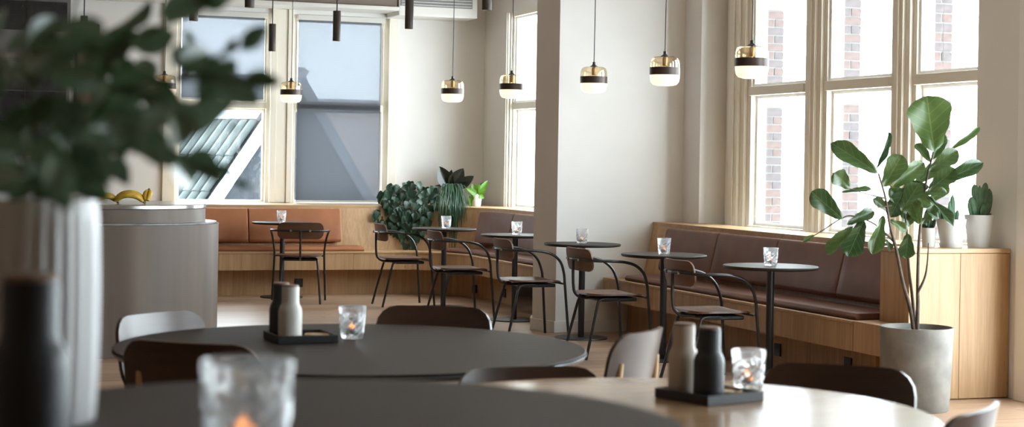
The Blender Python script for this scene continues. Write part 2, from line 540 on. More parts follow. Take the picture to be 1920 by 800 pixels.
def metal_mesh():
    """brushed sheet pierced with a fine grid of holes"""
    m, nt, b, out = mk('perforated_metal')
    tc = nt.nodes.new('ShaderNodeTexCoord')
    sp = nt.nodes.new('ShaderNodeSeparateXYZ'); nt.links.new(tc.outputs['Object'], sp.inputs[0])
    at = N(nt, 'ShaderNodeMath', operation='ARCTAN2')
    nt.links.new(sp.outputs['Y'], at.inputs[0]); nt.links.new(sp.outputs['X'], at.inputs[1])
    a1 = N(nt, 'ShaderNodeMath', operation='MULTIPLY'); a1.inputs[1].default_value = 0.75 * 2 * math.pi / 0.013
    nt.links.new(at.outputs[0], a1.inputs[0])
    s1 = N(nt, 'ShaderNodeMath', operation='SINE'); nt.links.new(a1.outputs[0], s1.inputs[0])
    z1 = N(nt, 'ShaderNodeMath', operation='MULTIPLY'); z1.inputs[1].default_value = 2 * math.pi / 0.013
    nt.links.new(sp.outputs['Z'], z1.inputs[0])
    s2 = N(nt, 'ShaderNodeMath', operation='SINE'); nt.links.new(z1.outputs[0], s2.inputs[0])
    pr = N(nt, 'ShaderNodeMath', operation='MULTIPLY'); nt.links.new(s1.outputs[0], pr.inputs[0]); nt.links.new(s2.outputs[0], pr.inputs[1])
    st = N(nt, 'ShaderNodeTexNoise', Scale=5.0, Detail=3.0)
    mp = nt.nodes.new('ShaderNodeMapping'); mp.inputs['Scale'].default_value = (1, 1, 0.04)
    nt.links.new(tc.outputs['Object'], mp.inputs[0]); nt.links.new(mp.outputs[0], st.inputs['Vector'])
    sm = N(nt, 'ShaderNodeMath', operation='MULTIPLY_ADD'); sm.inputs[1].default_value = 0.18
    nt.links.new(pr.outputs[0], sm.inputs[0]); nt.links.new(st.outputs['Fac'], sm.inputs[2])
    r = ramp(nt, sm.outputs[0], (0.075, 0.055, 0.043), (0.165, 0.130, 0.106), 0.25, 0.75)
    nt.links.new(r.outputs[0], b.inputs['Base Color'])
    b.inputs['Metallic'].default_value = 0.1
    b.inputs['Roughness'].default_value = 0.5
    return m


def screenmat():
    """sun-screen cloth: an open weave, partly see-through, partly scattering"""
    m, nt, b, out = mk('sunscreen_cloth')
    nt.nodes.remove(b)
    tr = nt.nodes.new('ShaderNodeBsdfTransparent'); tr.inputs[0].default_value = (0.9, 0.92, 0.95, 1)
    tl = nt.nodes.new('ShaderNodeBsdfTranslucent'); tl.inputs[0].default_value = (0.10, 0.105, 0.115, 1)
    df = nt.nodes.new('ShaderNodeBsdfDiffuse'); df.inputs[0].default_value = (0.12, 0.12, 0.13, 1)
    ad = nt.nodes.new('ShaderNodeMixShader'); ad.inputs[0].default_value = 0.5
    nt.links.new(tl.outputs[0], ad.inputs[1]); nt.links.new(df.outputs[0], ad.inputs[2])
    tc = nt.nodes.new('ShaderNodeTexCoord')
    no = N(nt, 'ShaderNodeTexNoise', Scale=60.0, Detail=2.0)
    nt.links.new(tc.outputs['Object'], no.inputs['Vector'])
    mr = N(nt, 'ShaderNodeMapRange'); mr.inputs['To Min'].default_value = 0.785; mr.inputs['To Max'].default_value = 0.81
    nt.links.new(no.outputs['Fac'], mr.inputs['Value'])
    ms = nt.nodes.new('ShaderNodeMixShader'); nt.links.new(mr.outputs[0], ms.inputs[0])
    nt.links.new(tr.outputs[0], ms.inputs[1]); nt.links.new(ad.outputs[0], ms.inputs[2])
    nt.links.new(ms.outputs[0], out.inputs[0])
    return m


M['mesh'] = metal_mesh()
M['screen'] = screenmat()

# ================================================================ the room shell
CEIL = 3.5
YB = 17.85           # inner face of the back wall
o = MB().box(-3.2, 6.8, -2.4, 18.15, -0.15, -0.014).build('floor', M['floorbase'])
struct(o, 'pale oak plank floor')
floor = o
PW = 0.19
plank_mesh = {}
for L in (1.7, 2.1, 2.5):
    plank_mesh[L] = MB().box(0.0012, L - 0.0012, 0.001, PW - 0.001, -0.014, 0).mesh('plank', M['plank'])
rest = MB()
row = 0
y = -2.4
while y < 17.8:
    x = -3.2 - random.random() * 1.6
    while x < 6.3:
        L = random.choice((1.7, 2.1, 2.5))
        cx, cy = x + L / 2, y + PW / 2
        Z = cx * SA + cy * CA; X = cx * CA - cy * SA
        if 8.2 < Z < 17.6 and -0.36 * Z < X < 0.34 * Z and x + L < 6.3 and x > -2.2 and cy < 16.9:
            p = link('plank', plank_mesh[L], floor)
            p.location = (x, y, 0)
        else:
            rest.box(max(x, -3.2) + .001, min(x + L, 6.6) - .001, y + .001, y + PW - .001, -0.014, 0)
        x += L
    y += PW
ro = rest.build('far_planks', M['plank'], floor)
ro['kind'] = 'stuff'

struct(MB().box(-3.2, 6.8, -2.4, 18.15, CEIL, CEIL + 0.15).build('ceiling', M['ceiling']), 'high plain ceiling')
struct(MB().box(-3.4, -3.2, -2.4, 18.15, 0, CEIL).build('wall_left', M['unseenwall']), 'unseen wall, toned dark to deepen the shade')
struct(MB().box(-3.2, 6.6, -2.6, -2.4, 0, CEIL).build('wall_front', M['unseenwall']), 'unseen wall, toned dark to deepen the shade')

# back wall with two window openings
WA, WB = (2.74, 3.79), (3.98, 5.08)
ZS, ZT = 0.87, 2.90
wb = MB()
for a, b in ((-3.2, WA[0]), (WA[1], WB[0]), (WB[1], 6.6)):
    wb.box(a, b, YB, YB + 0.3, 0, CEIL)
for a, b in (WA, WB):
    wb.box(a, b, YB, YB + 0.3, 0, ZS); wb.box(a, b, YB, YB + 0.3, ZT, CEIL)
struct(wb.build('wall_back', M['wall']), 'white plaster wall with two tall sash windows')

# right wall: window bays between piers
wr = MB()
BAYS = [(8.97, 12.46), (13.30, 17.08), (4.4, 8.32), (0.2, 3.2)]
wr.box(6.15, 6.515, 12.46, 13.30, 0, CEIL)
wr.box(6.15, 6.515, 17.08, YB, 0, CEIL)
wr.box(6.33, 6.515, 8.32, 8.97, 0, CEIL)
wr.box(6.33, 6.515, 3.2, 4.4, 0, CEIL)
wr.box(6.33, 6.515, -2.4, 0.2, 0, CEIL)
for a, b in BAYS:
    wr.box(6.155 if a > 13 else 6.24 if a > 8.5 else 6.33, 6.515, a, b, 0, 0.87 if a != 4.4 else 0.10); wr.box(6.15 if a > 13 else 6.33, 6.515, a, b, 2.95, CEIL)
struct(wr.build('wall_right', M['wall']), 'white plaster wall with rows of tall windows')

# free-standing pier in front of the right wall
PIER = [(5.04, 12.77), (6.15, 12.77), (6.15, 13.30), (5.05, 13.30), (4.951, 13.06)]
struct(MB().prism(PIER, 0, CEIL).build('wall_pier', M['wall']), 'white plaster pier between the two leather benches')
struct(MB().prism([(5.026, 12.754), (5.66, 12.754), (5.66, 12.7695), (5.037, 12.7695)], 0, 0.095).build('baseboard_pier', M['whitepaint'], bevel=0.003),
       'white skirting board on the pier')
struct(MB().prism([(5.026, 12.754), (5.0385, 12.7695), (4.9495, 13.06), (5.048, 13.3), (5.03, 13.3), (4.933, 13.062)], 0, 0.095).build('baseboard_pier_side', M['whitepaint'], bevel=0.003),
       'white skirting board on the shaded side of the pier')
# white door trim at the right edge of the view
struct(MB().box(6.29, 6.42, 8.40, 8.50, 0, 2.4).box(6.30, 6.33, 8.40, 8.52, 0, 2.4).build('trim_1', M['whitepaint'], bevel=0.004), 'white upright trim beside the oak cabinet')


def window(n, label, loc, rz, width, z0, z1, ztr, panes, depth=0.13, mat='cream'):
    """panes: list of (u0, u1); local x runs along the wall, y outwards"""
    w = link('window_%d' % n, None)
    w.location = loc; w.rotation_euler = (0, 0, rz)
    w.empty_display_size = 0.1
    struct(w, label)
    ends = [0.0] + [q for p in panes for q in p] + [width]
    for i in range(0, len(ends), 2):
        a, b = ends[i], ends[i + 1]
        if b - a < 0.012:
            continue
        m = MB()
        m.box(a, b, 0.05, depth + 0.06, z0, z1)
        if b - a > 0.12:
            c = (a + b) / 2; q = (b - a)
            m.box(a + q * .14, b - q * .14, 0.022, 0.05, z0, z1)
            m.box(c - q * .2, c + q * .2, -0.004, 0.022, z0, z1)
            m.box(c - q * .08, c + q * .08, -0.018, -0.004, z0, z1)
        m.build('mullion' if 0 < i < len(ends) - 2 else 'jamb', M[mat], w, bevel=0.004)
    for a, b in panes:
        MB().box(a, b, 0.03, depth + 0.05, z1 - 0.05, z1).build('head_rail', M[mat], w, bevel=0.003)
        MB().box(a, b, 0.03, depth + 0.05, z0, z0 + 0.03).build('bottom_rail', M[mat], w, bevel=0.003)
        MB().box(a, b, 0.03, depth + 0.05, ztr - 0.035, ztr + 0.035).build('transom', M[mat], w, bevel=0.004)
        for k, (c0, c1) in enumerate(((z0 + 0.03, ztr - 0.035), (ztr + 0.035, z1 - 0.05))):
            s = MB()
            y0, y1 = (0.10, 0.15) if k == 0 else (0.07, 0.12)
            t = 0.022
            s.box(a, a + t, y0, y1, c0, c1); s.box(b - t, b, y0, y1, c0, c1)
            s.box(a + t, b - t, y0, y1, c0, c0 + t); s.box(a + t, b - t, y0, y1, c1 - t, c1)
            s.build('sash', M['whitepaint'] if rz else M[mat], w)
            ym = (y0 + y1) / 2
            MB().box(a + t, b - t, ym - 0.003, ym + 0.003, c0 + t, c1 - t).build('pane', M['pane'], w)
    return w


RW = -math.pi / 2
window(1, 'three-bay window with cream mullions above the brown leather bench', (6.33, 12.46, 0), RW, 3.49, 0.87, 2.95, 1.955,
       [(0.43, 1.28), (1.59, 2.44), (2.74, 3.45)])
window(2, 'tall window half hidden behind the white pier', (6.12, 17.08, 0), RW, 3.78, 0.87, 2.95, 1.955,
       [(0.14, 0.98), (1.28, 2.12), (2.42, 3.26)])
window(3, 'sash window with blind raised, beyond the vase of leaves', (WA[0], YB, 0), 0, WA[1] - WA[0], ZS, ZT, 1.925, [(0.07, WA[1] - WA[0] - 0.06)])
window(4, 'sash window fully covered by a grey screen', (WB[0], YB, 0), 0, WB[1] - WB[0], ZS, ZT, 1.925, [(0.06, WB[1] - WB[0] - 0.07)])
window(5, 'glazed doors beside the viewer', (6.33, 8.32, 0), RW, 3.92, 0.10, 2.95, 2.15, [(0.10, 1.25), (1.40, 2.52), (2.67, 3.80)])
window(6, 'three-bay window behind the viewer', (6.33, 3.2, 0), RW, 3.0, 0.87, 2.95, 1.955, [(0.12, 0.92), (1.10, 1.90), (2.08, 2.88)])
# wide flat casing on the post between the back windows and on both sides
cs = MB()
for a, b in ((WA[0] - 0.10, WA[0] + 0.03), (WA[1] - 0.03, WA[1] + 0.035), (WB[0] - 0.04, WB[0] + 0.02), (WB[1] - 0.02, WB[1] + 0.07)):
    cs.box(a, b, YB - 0.03, YB - 0.001, ZS + 0.03, ZT + 0.06)
cs.box(WA[1] + 0.037, WB[0] - 0.042, YB - 0.015, YB - 0.001, ZS + 0.03, ZT + 0.06)
struct(cs.build('trim_2', M['cream'], bevel=0.004), 'cream window casing on the back wall')

# roller screens
def roller(label, x0, x1, zlo):
    t = thing('roller_blind', label, 'blind', ((x0 + x1) / 2, YB + 0.016, ZT))
    w = (x1 - x0) / 2
    MB().box(-w, w, -0.03, 0.012, -0.055, 0.0).build('cassette', M['ac'], t, bevel=0.004)
    MB().box(-w + 0.012, w - 0.03, -0.001, 0.001, zlo - ZT + 0.02, -0.05).build('screen_cloth', M['screen'], t)
    MB().box(-w + 0.012, w - 0.03, -0.008, 0.008, zlo - ZT, zlo - ZT + 0.02).build('bottom_bar', M['ac'], t, bevel=0.003)
roller('grey see-through roller screen lowered to the sill', WB[0] + 0.065, WB[1] - 0.075, ZS + 0.035)
roller('grey roller screen lowered only over the upper pane, behind the leaves', WA[0] + 0.075, WA[1] - 0.065, 1.965)

# ================================================================ outside
# brick piers standing behind the mullions of the right windows
brick_full = [MB().box(0.001, 0.169, 0.0, 0.30, 0.0, 0.053).mesh('brick', M[k]) for k in ('brick1', 'brick2')]
brick_a = [MB().box(0.001, 0.079, 0.0, 0.30, 0.0, 0.053).mesh('brick', M[k]) for k in ('brick1', 'brick2')]
brick_b = [MB().box(0.0, 0.079, 0.0, 0.30, 0.0, 0.053).mesh('brick', M[k]) for k in ('brick1', 'brick2')]
for i, (yp, lab) in enumerate(((12.08, 'farthest brick pier seen through the window of the brown bench'),
                               (10.925, 'middle brick pier seen through the window of the brown bench'),
                               (9.77, 'brick pier outside the window behind the big fig leaf'),
                               (17.41, 'brick pier outside the window behind the white pier'))):
    p = thing('brick_pier', lab, 'pier', (6.52, yp, 0.35), 0, 'brick piers outside the windows')
    MB().box(0.004, 0.166, 0.004, 0.34, 0, 3.1).build('mortar_core', M['mortar'], p)
    z, k = 0.0, 0
    while z < 3.05:
        zz = z + 0.35
        if 1.80 < zz < 1.93 or 2.56 < zz < 2.74:
            b = link('stone_block', bpy.data.meshes.get('stone_block') or MB().box(0, 0.17, -0.004, 0.3, 0, 0.128).mesh('stone_block', M['stone']), p)
            b.location = (0, 0, z); z += 0.13; continue
        if k % 2 == 0:
            b = link('brick', random.choice(brick_full), p); b.location = (0, random.uniform(-.003, .002), z)
        else:
            b = link('brick', random.choice(brick_a), p); b.location = (0, random.uniform(-.003, .002), z)
            b = link('brick', random.choice(brick_b), p); b.location = (0.09, random.uniform(-.003, .002), z)
        z += 0.0645; k += 1

# neighbouring gabled house beyond the back windows
A = D(567, 144, 26.5)                       # gable apex
def on_gable(px, py):
    t, w = ray(px, py)
    return D(px, py, A.y / (CA - t * SA))
Lf = on_gable(322, 505); Rt = on_gable(775, 505)
hs = thing('neighbour_house', 'slate-gabled house with white verge and ribbed roof outside the back windows', 'house', (A.x, A.y, -0.5))
zb = min(Lf.z, Rt.z)
g = MB()
g.add([(Lf.x - A.x, 0, zb + .5), (Rt.x - A.x, 0, zb + .5), (0, 0, A.z + .5), (Lf.x - A.x, 6, zb + .5), (Rt.x - A.x, 6, zb + .5), (0, 6, A.z + .5),
       (Lf.x - A.x, 0, -3), (Rt.x - A.x, 0, -3), (Rt.x - A.x, 6, -3), (Lf.x - A.x, 6, -3)],
      [(0, 1, 2), (5, 4, 3), (6, 7, 1, 0), (7, 8, 4, 1), (8, 9, 3, 4), (9, 6, 0, 3)])
g.build('gable_wall', M['slate'], hs)
vd = (Vector((Lf.x, Lf.y, zb)) - A)
vl = vd.length; vd.normalize()
rd = Vector((-0.62, 0.78, 0)).normalized()   # the ridge runs back to the left
nrm = rd.cross(vd).normalized()
if nrm.y > 0: nrm = -nrm
base = Vector((0, 0, A.z + .5))
def slab(m, p0, a, b, n, th):
    q = [p0, p0 + a, p0 + a + b, p0 + b]
    m.add(q + [v - n * th for v in q], [(0, 1, 2, 3), (7, 6, 5, 4), (0, 4, 5, 1), (1, 5, 6, 2), (2, 6, 7, 3), (3, 7, 4, 0)])
    return m
slab(MB(), base, vd * vl, rd * 6.0, nrm, 0.05).build('roof_deck', M['slate'], hs)
slab(MB(), base + nrm * 0.14 - rd * 0.06 - vd * 0.1, vd * (vl + 0.1), rd * 0.13, nrm, 0.15).build('verge_board', M['farwhite'], hs)
slab(MB(), base + nrm * 0.10 + rd * 0.24, vd * (vl * 0.235), rd * 5.6, nrm, 0.08).build('sky_sheen_course', M['palesheet'], hs)  # whiter top course, its colour standing in for reflected sky
vr = (Vector((Rt.x, A.y, zb)) - A)
slab(MB(), base + Vector((0, -0.06, 0.05)), vr, Vector((0, 0.3, 0)), Vector((vr.z, 0, -vr.x)).normalized() * -1, 0.16).build('far_verge_board', M['palesheet'], hs)
tl = vl * 0.19
prof = []
for k in range(7):
    a = math.pi * k / 6
    prof.append((0.085 - 0.085 * math.cos(a), 0.055 * math.sin(a)))
tv = []
for e in (0.0, tl):
    lift = 0.02 if e else 0.0
    for a, h in prof:
        tv.append(rd * a + vd * e + nrm * (h + lift))
tm = MB().add(tv, [(i, i + 1, i + 8, i + 7) for i in range(6)] + [tuple(range(6, -1, -1)), tuple(range(7, 14))]).mesh('roof_tile', M['rooftile'], 50)
for c in range(24):
    for r_ in range(4):
        t_ = link('roof_tile', tm, hs)
        t_.location = base + nrm * 0.03 + rd * (0.26 + 0.185 * c) + vd * (vl * 0.235 + r_ * tl * 0.97)

# pale brick building further back
fb = thing('far_building', 'pinkish brick building seen through the grey screen', 'building', (A.x + 3.6, 33.0, -2.5))
MB().box(-2.2, 2.6, 0, 4, 0, 4.95).build('wall', M['pinkbrick'], fb)
MB().box(-2.3, 2.7, -0.1, 4.1, 4.95, 5.06).build('cornice', M['farwhite'], fb)
for kx in (-1.5, 0.0, 1.5):
    f = MB().box(kx - 0.4, kx + 0.4, -0.03, 0.0, 1.9, 3.4).build('window_frame', M['farwhite'], fb)
    MB().box(kx - 0.34, kx + 0.34, -0.04, -0.03, 1.96, 3.34).build('glass', M['slate'], f)

# ================================================================ benches
ZSEAT, ZLEDGE = 0.445, 0.895
def stations(c, s0, s1, n=None):
    """the corner bench: s < 0 along the back wall, 0..90 round the corner, > 90 down the right wall"""
    cx, cy = c
    out = []
    k = max(2, int(abs(s1 - s0) / 5) + 2)
    for i in range(k):
        s = s0 + (s1 - s0) * i / (k - 1)
        if s < 0: out.append((cx + s / 60.0, cy, 0.0, 1.0))
        elif s <= 90:
            a = rad(90 - s); out.append((cx, cy, math.cos(a), math.sin(a)))
        else: out.append((cx, cy - (s - 90) / 60.0, 1.0, 0.0))
    return out
# s is degrees on the arc and 1/60 m on the straights
def seg(c, cuts):
    return [(a, b) for a, b in zip(cuts, cuts[1:])]
F_SEAT = [(0.68, 0.262), (0.70, 0.262), (0.70, ZSEAT - 0.02), (0.68, ZSEAT - 0.02)]
SEATTOP = [(0.672, ZSEAT - 0.02), (1.08, ZSEAT - 0.02), (1.08, ZSEAT), (0.672, ZSEAT)]
TOE = [(0.90, 0.0), (0.93, 0.0), (0.93, 0.262), (0.90, 0.262)]
UNDER = [(0.70, 0.262), (0.93, 0.262), (0.93, 0.28), (0.70, 0.28)]
BACK = [(1.03, ZSEAT), (1.115, 0.868), (1.16, 0.868), (1.16, ZSEAT)]
SEATC = [(0.715, ZSEAT), (0.705, ZSEAT + 0.02), (0.725, ZSEAT + 0.042), (1.0, ZSEAT + 0.048), (1.02, ZSEAT + 0.03), (1.02, ZSEAT)]
BACKC = [(1.032, 0.535), (0.988, 0.522), (0.974, 0.55), (1.043, 0.842), (1.062, 0.862), (1.112, 0.856)]

def bench(name, label, c, lo, hi, face_cuts, back_cuts, backs, seats, ledge_poly, end=None):
    t = thing(name, label, 'bench', (c[0], c[1], 0))
    loc = (0.0, 0.0)
    def part(nm, prof, a, b, mat, gap=0.0, **kw):
        return MB().sweep(prof, stations(loc, a + gap, b - gap)).build(nm, M[mat], t, **kw)
    for a, b in seg(c, face_cuts):
        part('seat_front', F_SEAT, a, b, 'oak_v', 0.1)
    part('seat_board', SEATTOP, lo, hi, 'oak_x', bevel=0.004)
    part('underside', UNDER, lo, hi, 'oak_x')
    for a, b in seg(c, face_cuts[::2] if len(face_cuts) > 3 else face_cuts):
        part('plinth', TOE, a, b, 'oak_v', 0.06)
    for a, b in seg(c, back_cuts):
        part('back_panel', BACK, a, b, 'oak_v', 0.05)
    for a, b, mat in backs:
        part('back_cushion', BACKC, a, b, mat, 0.22, smooth=40, bevel=0.008)
    for a, b, mat in seats:
        part('seat_cushion', SEATC, a, b, mat, 0.1, smooth=40, bevel=0.006)
    m = MB(); m.prism([(x - c[0], y - c[1]) for x, y in ledge_poly], ZLEDGE - 0.028, ZLEDGE)
    m.build('ledge', M['oak_x'], t, bevel=0.003)
    return t

# corner bench (tan cushions at the back, brown at the right)
CC = (4.70, 15.95)
XL = 1.5
lo = (XL - CC[0]) * 60; hi = 90 + (CC[1] - 13.32) * 60
front = [(XL, CC[1] + 1.115)] + [(CC[0] + 1.115 * math.cos(rad(90 - s)), CC[1] + 1.115 * math.sin(rad(90 - s))) for s in range(0, 91, 6)] + [(CC[0] + 1.115, 13.32)]
poly = front + [(6.12, 13.32), (6.12, YB - 0.032), (XL, YB - 0.032)]
sc_ = lambda x: (x - CC[0]) * 60
bench('corner_bench', 'oak corner bench with tan leather cushions under the back windows', CC, lo, hi,
      [lo, sc_(2.75), sc_(4.38), 18, 50, 90, 130, hi], [lo, sc_(4.36), 30, 63, 110, hi],
      [(sc_(1.52), sc_(2.42), 'cognac'), (sc_(2.42), sc_(3.375), 'cognac'), (sc_(3.375), sc_(4.33), 'cognac'), (63, 104, 'brownleather'), (104, 150, 'brownleather'), (150, hi - 1, 'brownleather')],
      [(sc_(1.52), sc_(4.50), 'cognac'), (52, hi - 1, 'brownleather')], poly)

# right bench
CR = (4.77, 12.76)
lo2, hi2 = 90, 90 + (12.755 - 8.93) * 60
yy = lambda y: 90 + (CR[1] - y) * 60
poly = [(CR[0] + 1.115, 12.765), (CR[0] + 1.115, 8.935), (6.235, 8.935), (6.235, 12.44), (6.145, 12.46), (6.145, 12.765)]
poly = poly[::-1]
bench('window_bench', 'long oak bench with brown leather cushions under the right windows', CR, lo2 + 0.3, hi2,
      [lo2 + 0.3, yy(11.9), yy(10.9), yy(9.9), hi2], [lo2 + 0.3, yy(11.4), yy(10.1), hi2],
      [(yy(12.36), yy(11.45), 'brownleather'), (yy(11.45), yy(10.53), 'brownleather'), (yy(10.53), yy(9.64), 'brownleather'), (yy(9.64), yy(8.95), 'brownleather')],
      [(yy(12.40), hi2 - 1, 'brownleather')], poly)

wbench = [o_ for o_ in bpy.data.objects if o_.name == 'window_bench'][0]
MB().box(5.45 - CR[0], 5.612 - CR[0], 8.615 - CR[1], 8.93 - CR[1], 0.262, ZSEAT).build('seat_end', M['oak_v'], wbench, bevel=0.003)
MB().box(5.612 - CR[0], 6.1 - CR[0], 8.932 - CR[1], 8.945 - CR[1], 0.0, ZSEAT - 0.021).build('end_board', M['oak_v'], wbench)

# oak cabinet closing the bench
cb = thing('oak_cabinet', 'tall oak cabinet box at the end of the brown bench behind the fig', 'cabinet', (5.97, 8.76, 0))
MB().box(-0.345, 0.345, -0.138, 0.158, 0.0, 0.866).build('body', M['oak_v'], cb)
MB().box(-0.35, 0.002, -0.158, -0.139, 0.005, 0.866).build('front_panel', M['oak_v'], cb, bevel=0.002)
MB().box(0.004, 0.35, -0.158, -0.139, 0.005, 0.866).build('front_panel', M['oak_v'], cb, bevel=0.002)
MB().box(-0.355, 0.352, -0.163, 0.170, 0.868, ZLEDGE).build('top', M['oak_x'], cb, bevel=0.003)

# sockets in the bench plinths
sock = None
for px, py, nz, lab in ((560, 530, 'back', 'black double socket in the plinth behind the white mill'),
                    (891, 541, 'arc', 'black socket in the corner bench plinth left of its neighbour'),
                    (946, 549, 'arc', 'black socket in the corner bench plinth nearest the white pier'),
                    (1459, 655, 'r', 'black socket in the brown bench plinth beside the table pole'),
                    (1591, 682, 'r', 'black socket in the brown bench plinth nearest the fig pot')):
    t_, w_ = ray(px, py)
    if nz == 'back':
        yv = CC[1] + 0.898; Z = yv / (CA - t_ * SA); x_, y_ = cw(t_ * Z, Z); rz = 0
    elif nz == 'r':
        xv = CR[0] + 0.898; Z = xv / (SA + t_ * CA); x_, y_ = cw(t_ * Z, Z); rz = RW
    else:
        # meet the curved plinth
        Z = 14.0
        for _ in range(400):
            x_, y_ = cw(t_ * Z, Z)
            if y_ > CC[1]: d_ = math.hypot(x_ - CC[0], y_ - CC[1])
            else: d_ = x_ - CC[0]
            if d_ >= 0.898: break
            Z += 0.01
        rz = math.atan2(y_ - CC[1], x_ - CC[0]) - math.pi / 2 if y_ > CC[1] else RW
    so = thing('power_socket', lab, 'socket', (x_, y_, CAMH - w_ * Z), rz, 'sockets in the bench plinths')
    MB().box(-0.042, 0.042, -0.010, 0.0, -0.042, 0.042).build('plate', M['blackplastic'], so, bevel=0.003)
    for e in (-1, 1):
        MB().tube([(e * 0.014, -0.0108, 0), (e * 0.014, -0.009, 0)], 0.005, 10).build('contact_hole', M['black'], so)

# ================================================================ bistro tables, lamps, glasses
def tumbler(loc, label, group, scale=1.0):
    t = thing('glass_tumbler', label, 'glass', loc, random.random() * 3, group)
    H_ = 0.112
    # outer face cut into rows of staggered facets, inner face smooth
    n, rows = 18, 7
    v, f = [], []
    def ring(r, z, k0=0.0, bulge=0.0):
        o_ = len(v)
        for k in range(n):
            a = 2 * math.pi * (k + k0) / n
            v.append(((r + bulge * (-1) ** k) * math.cos(a), (r + bulge * (-1) ** k) * math.sin(a), z))
        return o_
    rings = [ring(0.036, 0.0)]
    for q in range(rows + 1):
        zz = 0.004 + 0.082 * q / rows
        rings.append(ring(0.038 + 0.0105 * zz / H_, zz, 0, 0.0021 * (-1) ** q if 0 < q < rows else 0.0))
    rings += [ring(0.0488, H_ - 0.002), ring(0.0478, H_), ring(0.0462, H_), ring(0.0455, H_ - 0.003), ring(0.0425, 0.06), ring(0.0375, 0.022), ring(0.030, 0.018)]
    for A_, B_ in zip(rings, rings[1:]):
        f += [(A_ + k, A_ + (k + 1) % n, B_ + (k + 1) % n, B_ + k) for k in range(n)]
    f.append(tuple(rings[0] + k for k in range(n - 1, -1, -1)))
    f.append(tuple(rings[-1] + k for k in range(n)))
    MB().add(v, f).build('bowl', M['tumbler'], t)
    c = thing('tea_light', 'lit tea light inside ' + label[label.index('glass'):] if 'glass' in label else 'lit tea light in the glass', 'candle', (loc[0], loc[1], loc[2] + 0.019), 0, 'tea lights in the glasses')
    MB().lathe([(0.0, 0.0), (0.019, 0.0), (0.0195, 0.014), (0.0185, 0.014), (0.018, 0.002), (0.0, 0.002)], 20).build('cup', M['alu'], c, smooth=40)
    MB().lathe([(0.0, 0.0022), (0.0178, 0.0022), (0.0178, 0.0115), (0.0, 0.0115)], 20).build('wax', M['wax'], c, smooth=40)
    MB().lathe([(0.0, 0.0125), (0.0035, 0.015), (0.005, 0.019), (0.004, 0.026), (0.0016, 0.032), (0.0, 0.035)], 12).build('flame', M['flame'], c, smooth=80)
    return t

def bistro_table(loc, label, square=False):
    t = thing('bistro_table', label, 'table', loc, 0, 'small round bistro tables')
    MB().lathe([(0.0, 0.718), (0.27, 0.718), (0.294, 0.722), (0.3, 0.728), (0.3, 0.736), (0.297, 0.74), (0.0, 0.74)], 64).build('top', M['lino'], t, smooth=35)
    MB().lathe([(0.0, 0.010), (0.0245, 0.010), (0.0245, 0.712), (0.0, 0.712)], 24).build('pole', M['black'], t, smooth=40)
    MB().lathe([(0.0, 0.712), (0.12, 0.712), (0.12, 0.718), (0.0, 0.718)], 24).build('mounting_plate', M['black'], t, smooth=40)
    if square:
        MB().obox((0, 0, 0), 0.36, 0.36, 0.010, rad(-20)).build('base', M['black'], t, bevel=0.002)
    else:
        MB().lathe([(0.0, 0.0), (0.208, 0.0), (0.21, 0.004), (0.205, 0.010), (0.0, 0.010)], 48).build('base', M['black'], t, smooth=35)
    return t

TB = [(1445, 497.5, False, 'round bistro table beside the fig, nearest to the concrete pot', 1445),
      (1245, 476, True, 'round bistro table with a square foot in front of the brown bench', 1245),
      (1092, 456, False, 'round bistro table standing before the bright face of the white pier', 1091),
      (966, 439.5, False, 'round bistro table partly hidden behind the white pier', 969),
      (833, 427.5, False, 'round bistro table beneath the hanging plants', 836.5),
      (530, 416, False, 'round bistro table at the tan leather cushions', 528)]
GL = ['glass on the bistro table nearest the fig', 'glass on the bistro table before the brown bench', 'glass on the bistro table at the pier\'s bright face',
      'glass on the bistro table half behind the pier', 'glass on the bistro table under the hanging plants', 'glass on the bistro table at the tan cushions']
tabs = []
for i, (px, py, sq, lab, gpx) in enumerate(TB):
    p = G(px, py, 0.74)
    tabs.append(p)
    bistro_table((p.x, p.y, 0), lab, sq)
    gp = G(gpx, py - 0.3, 0.7405)
    tumbler(tuple(gp), 'cut ' + GL[i], 'tumblers on the bistro tables')

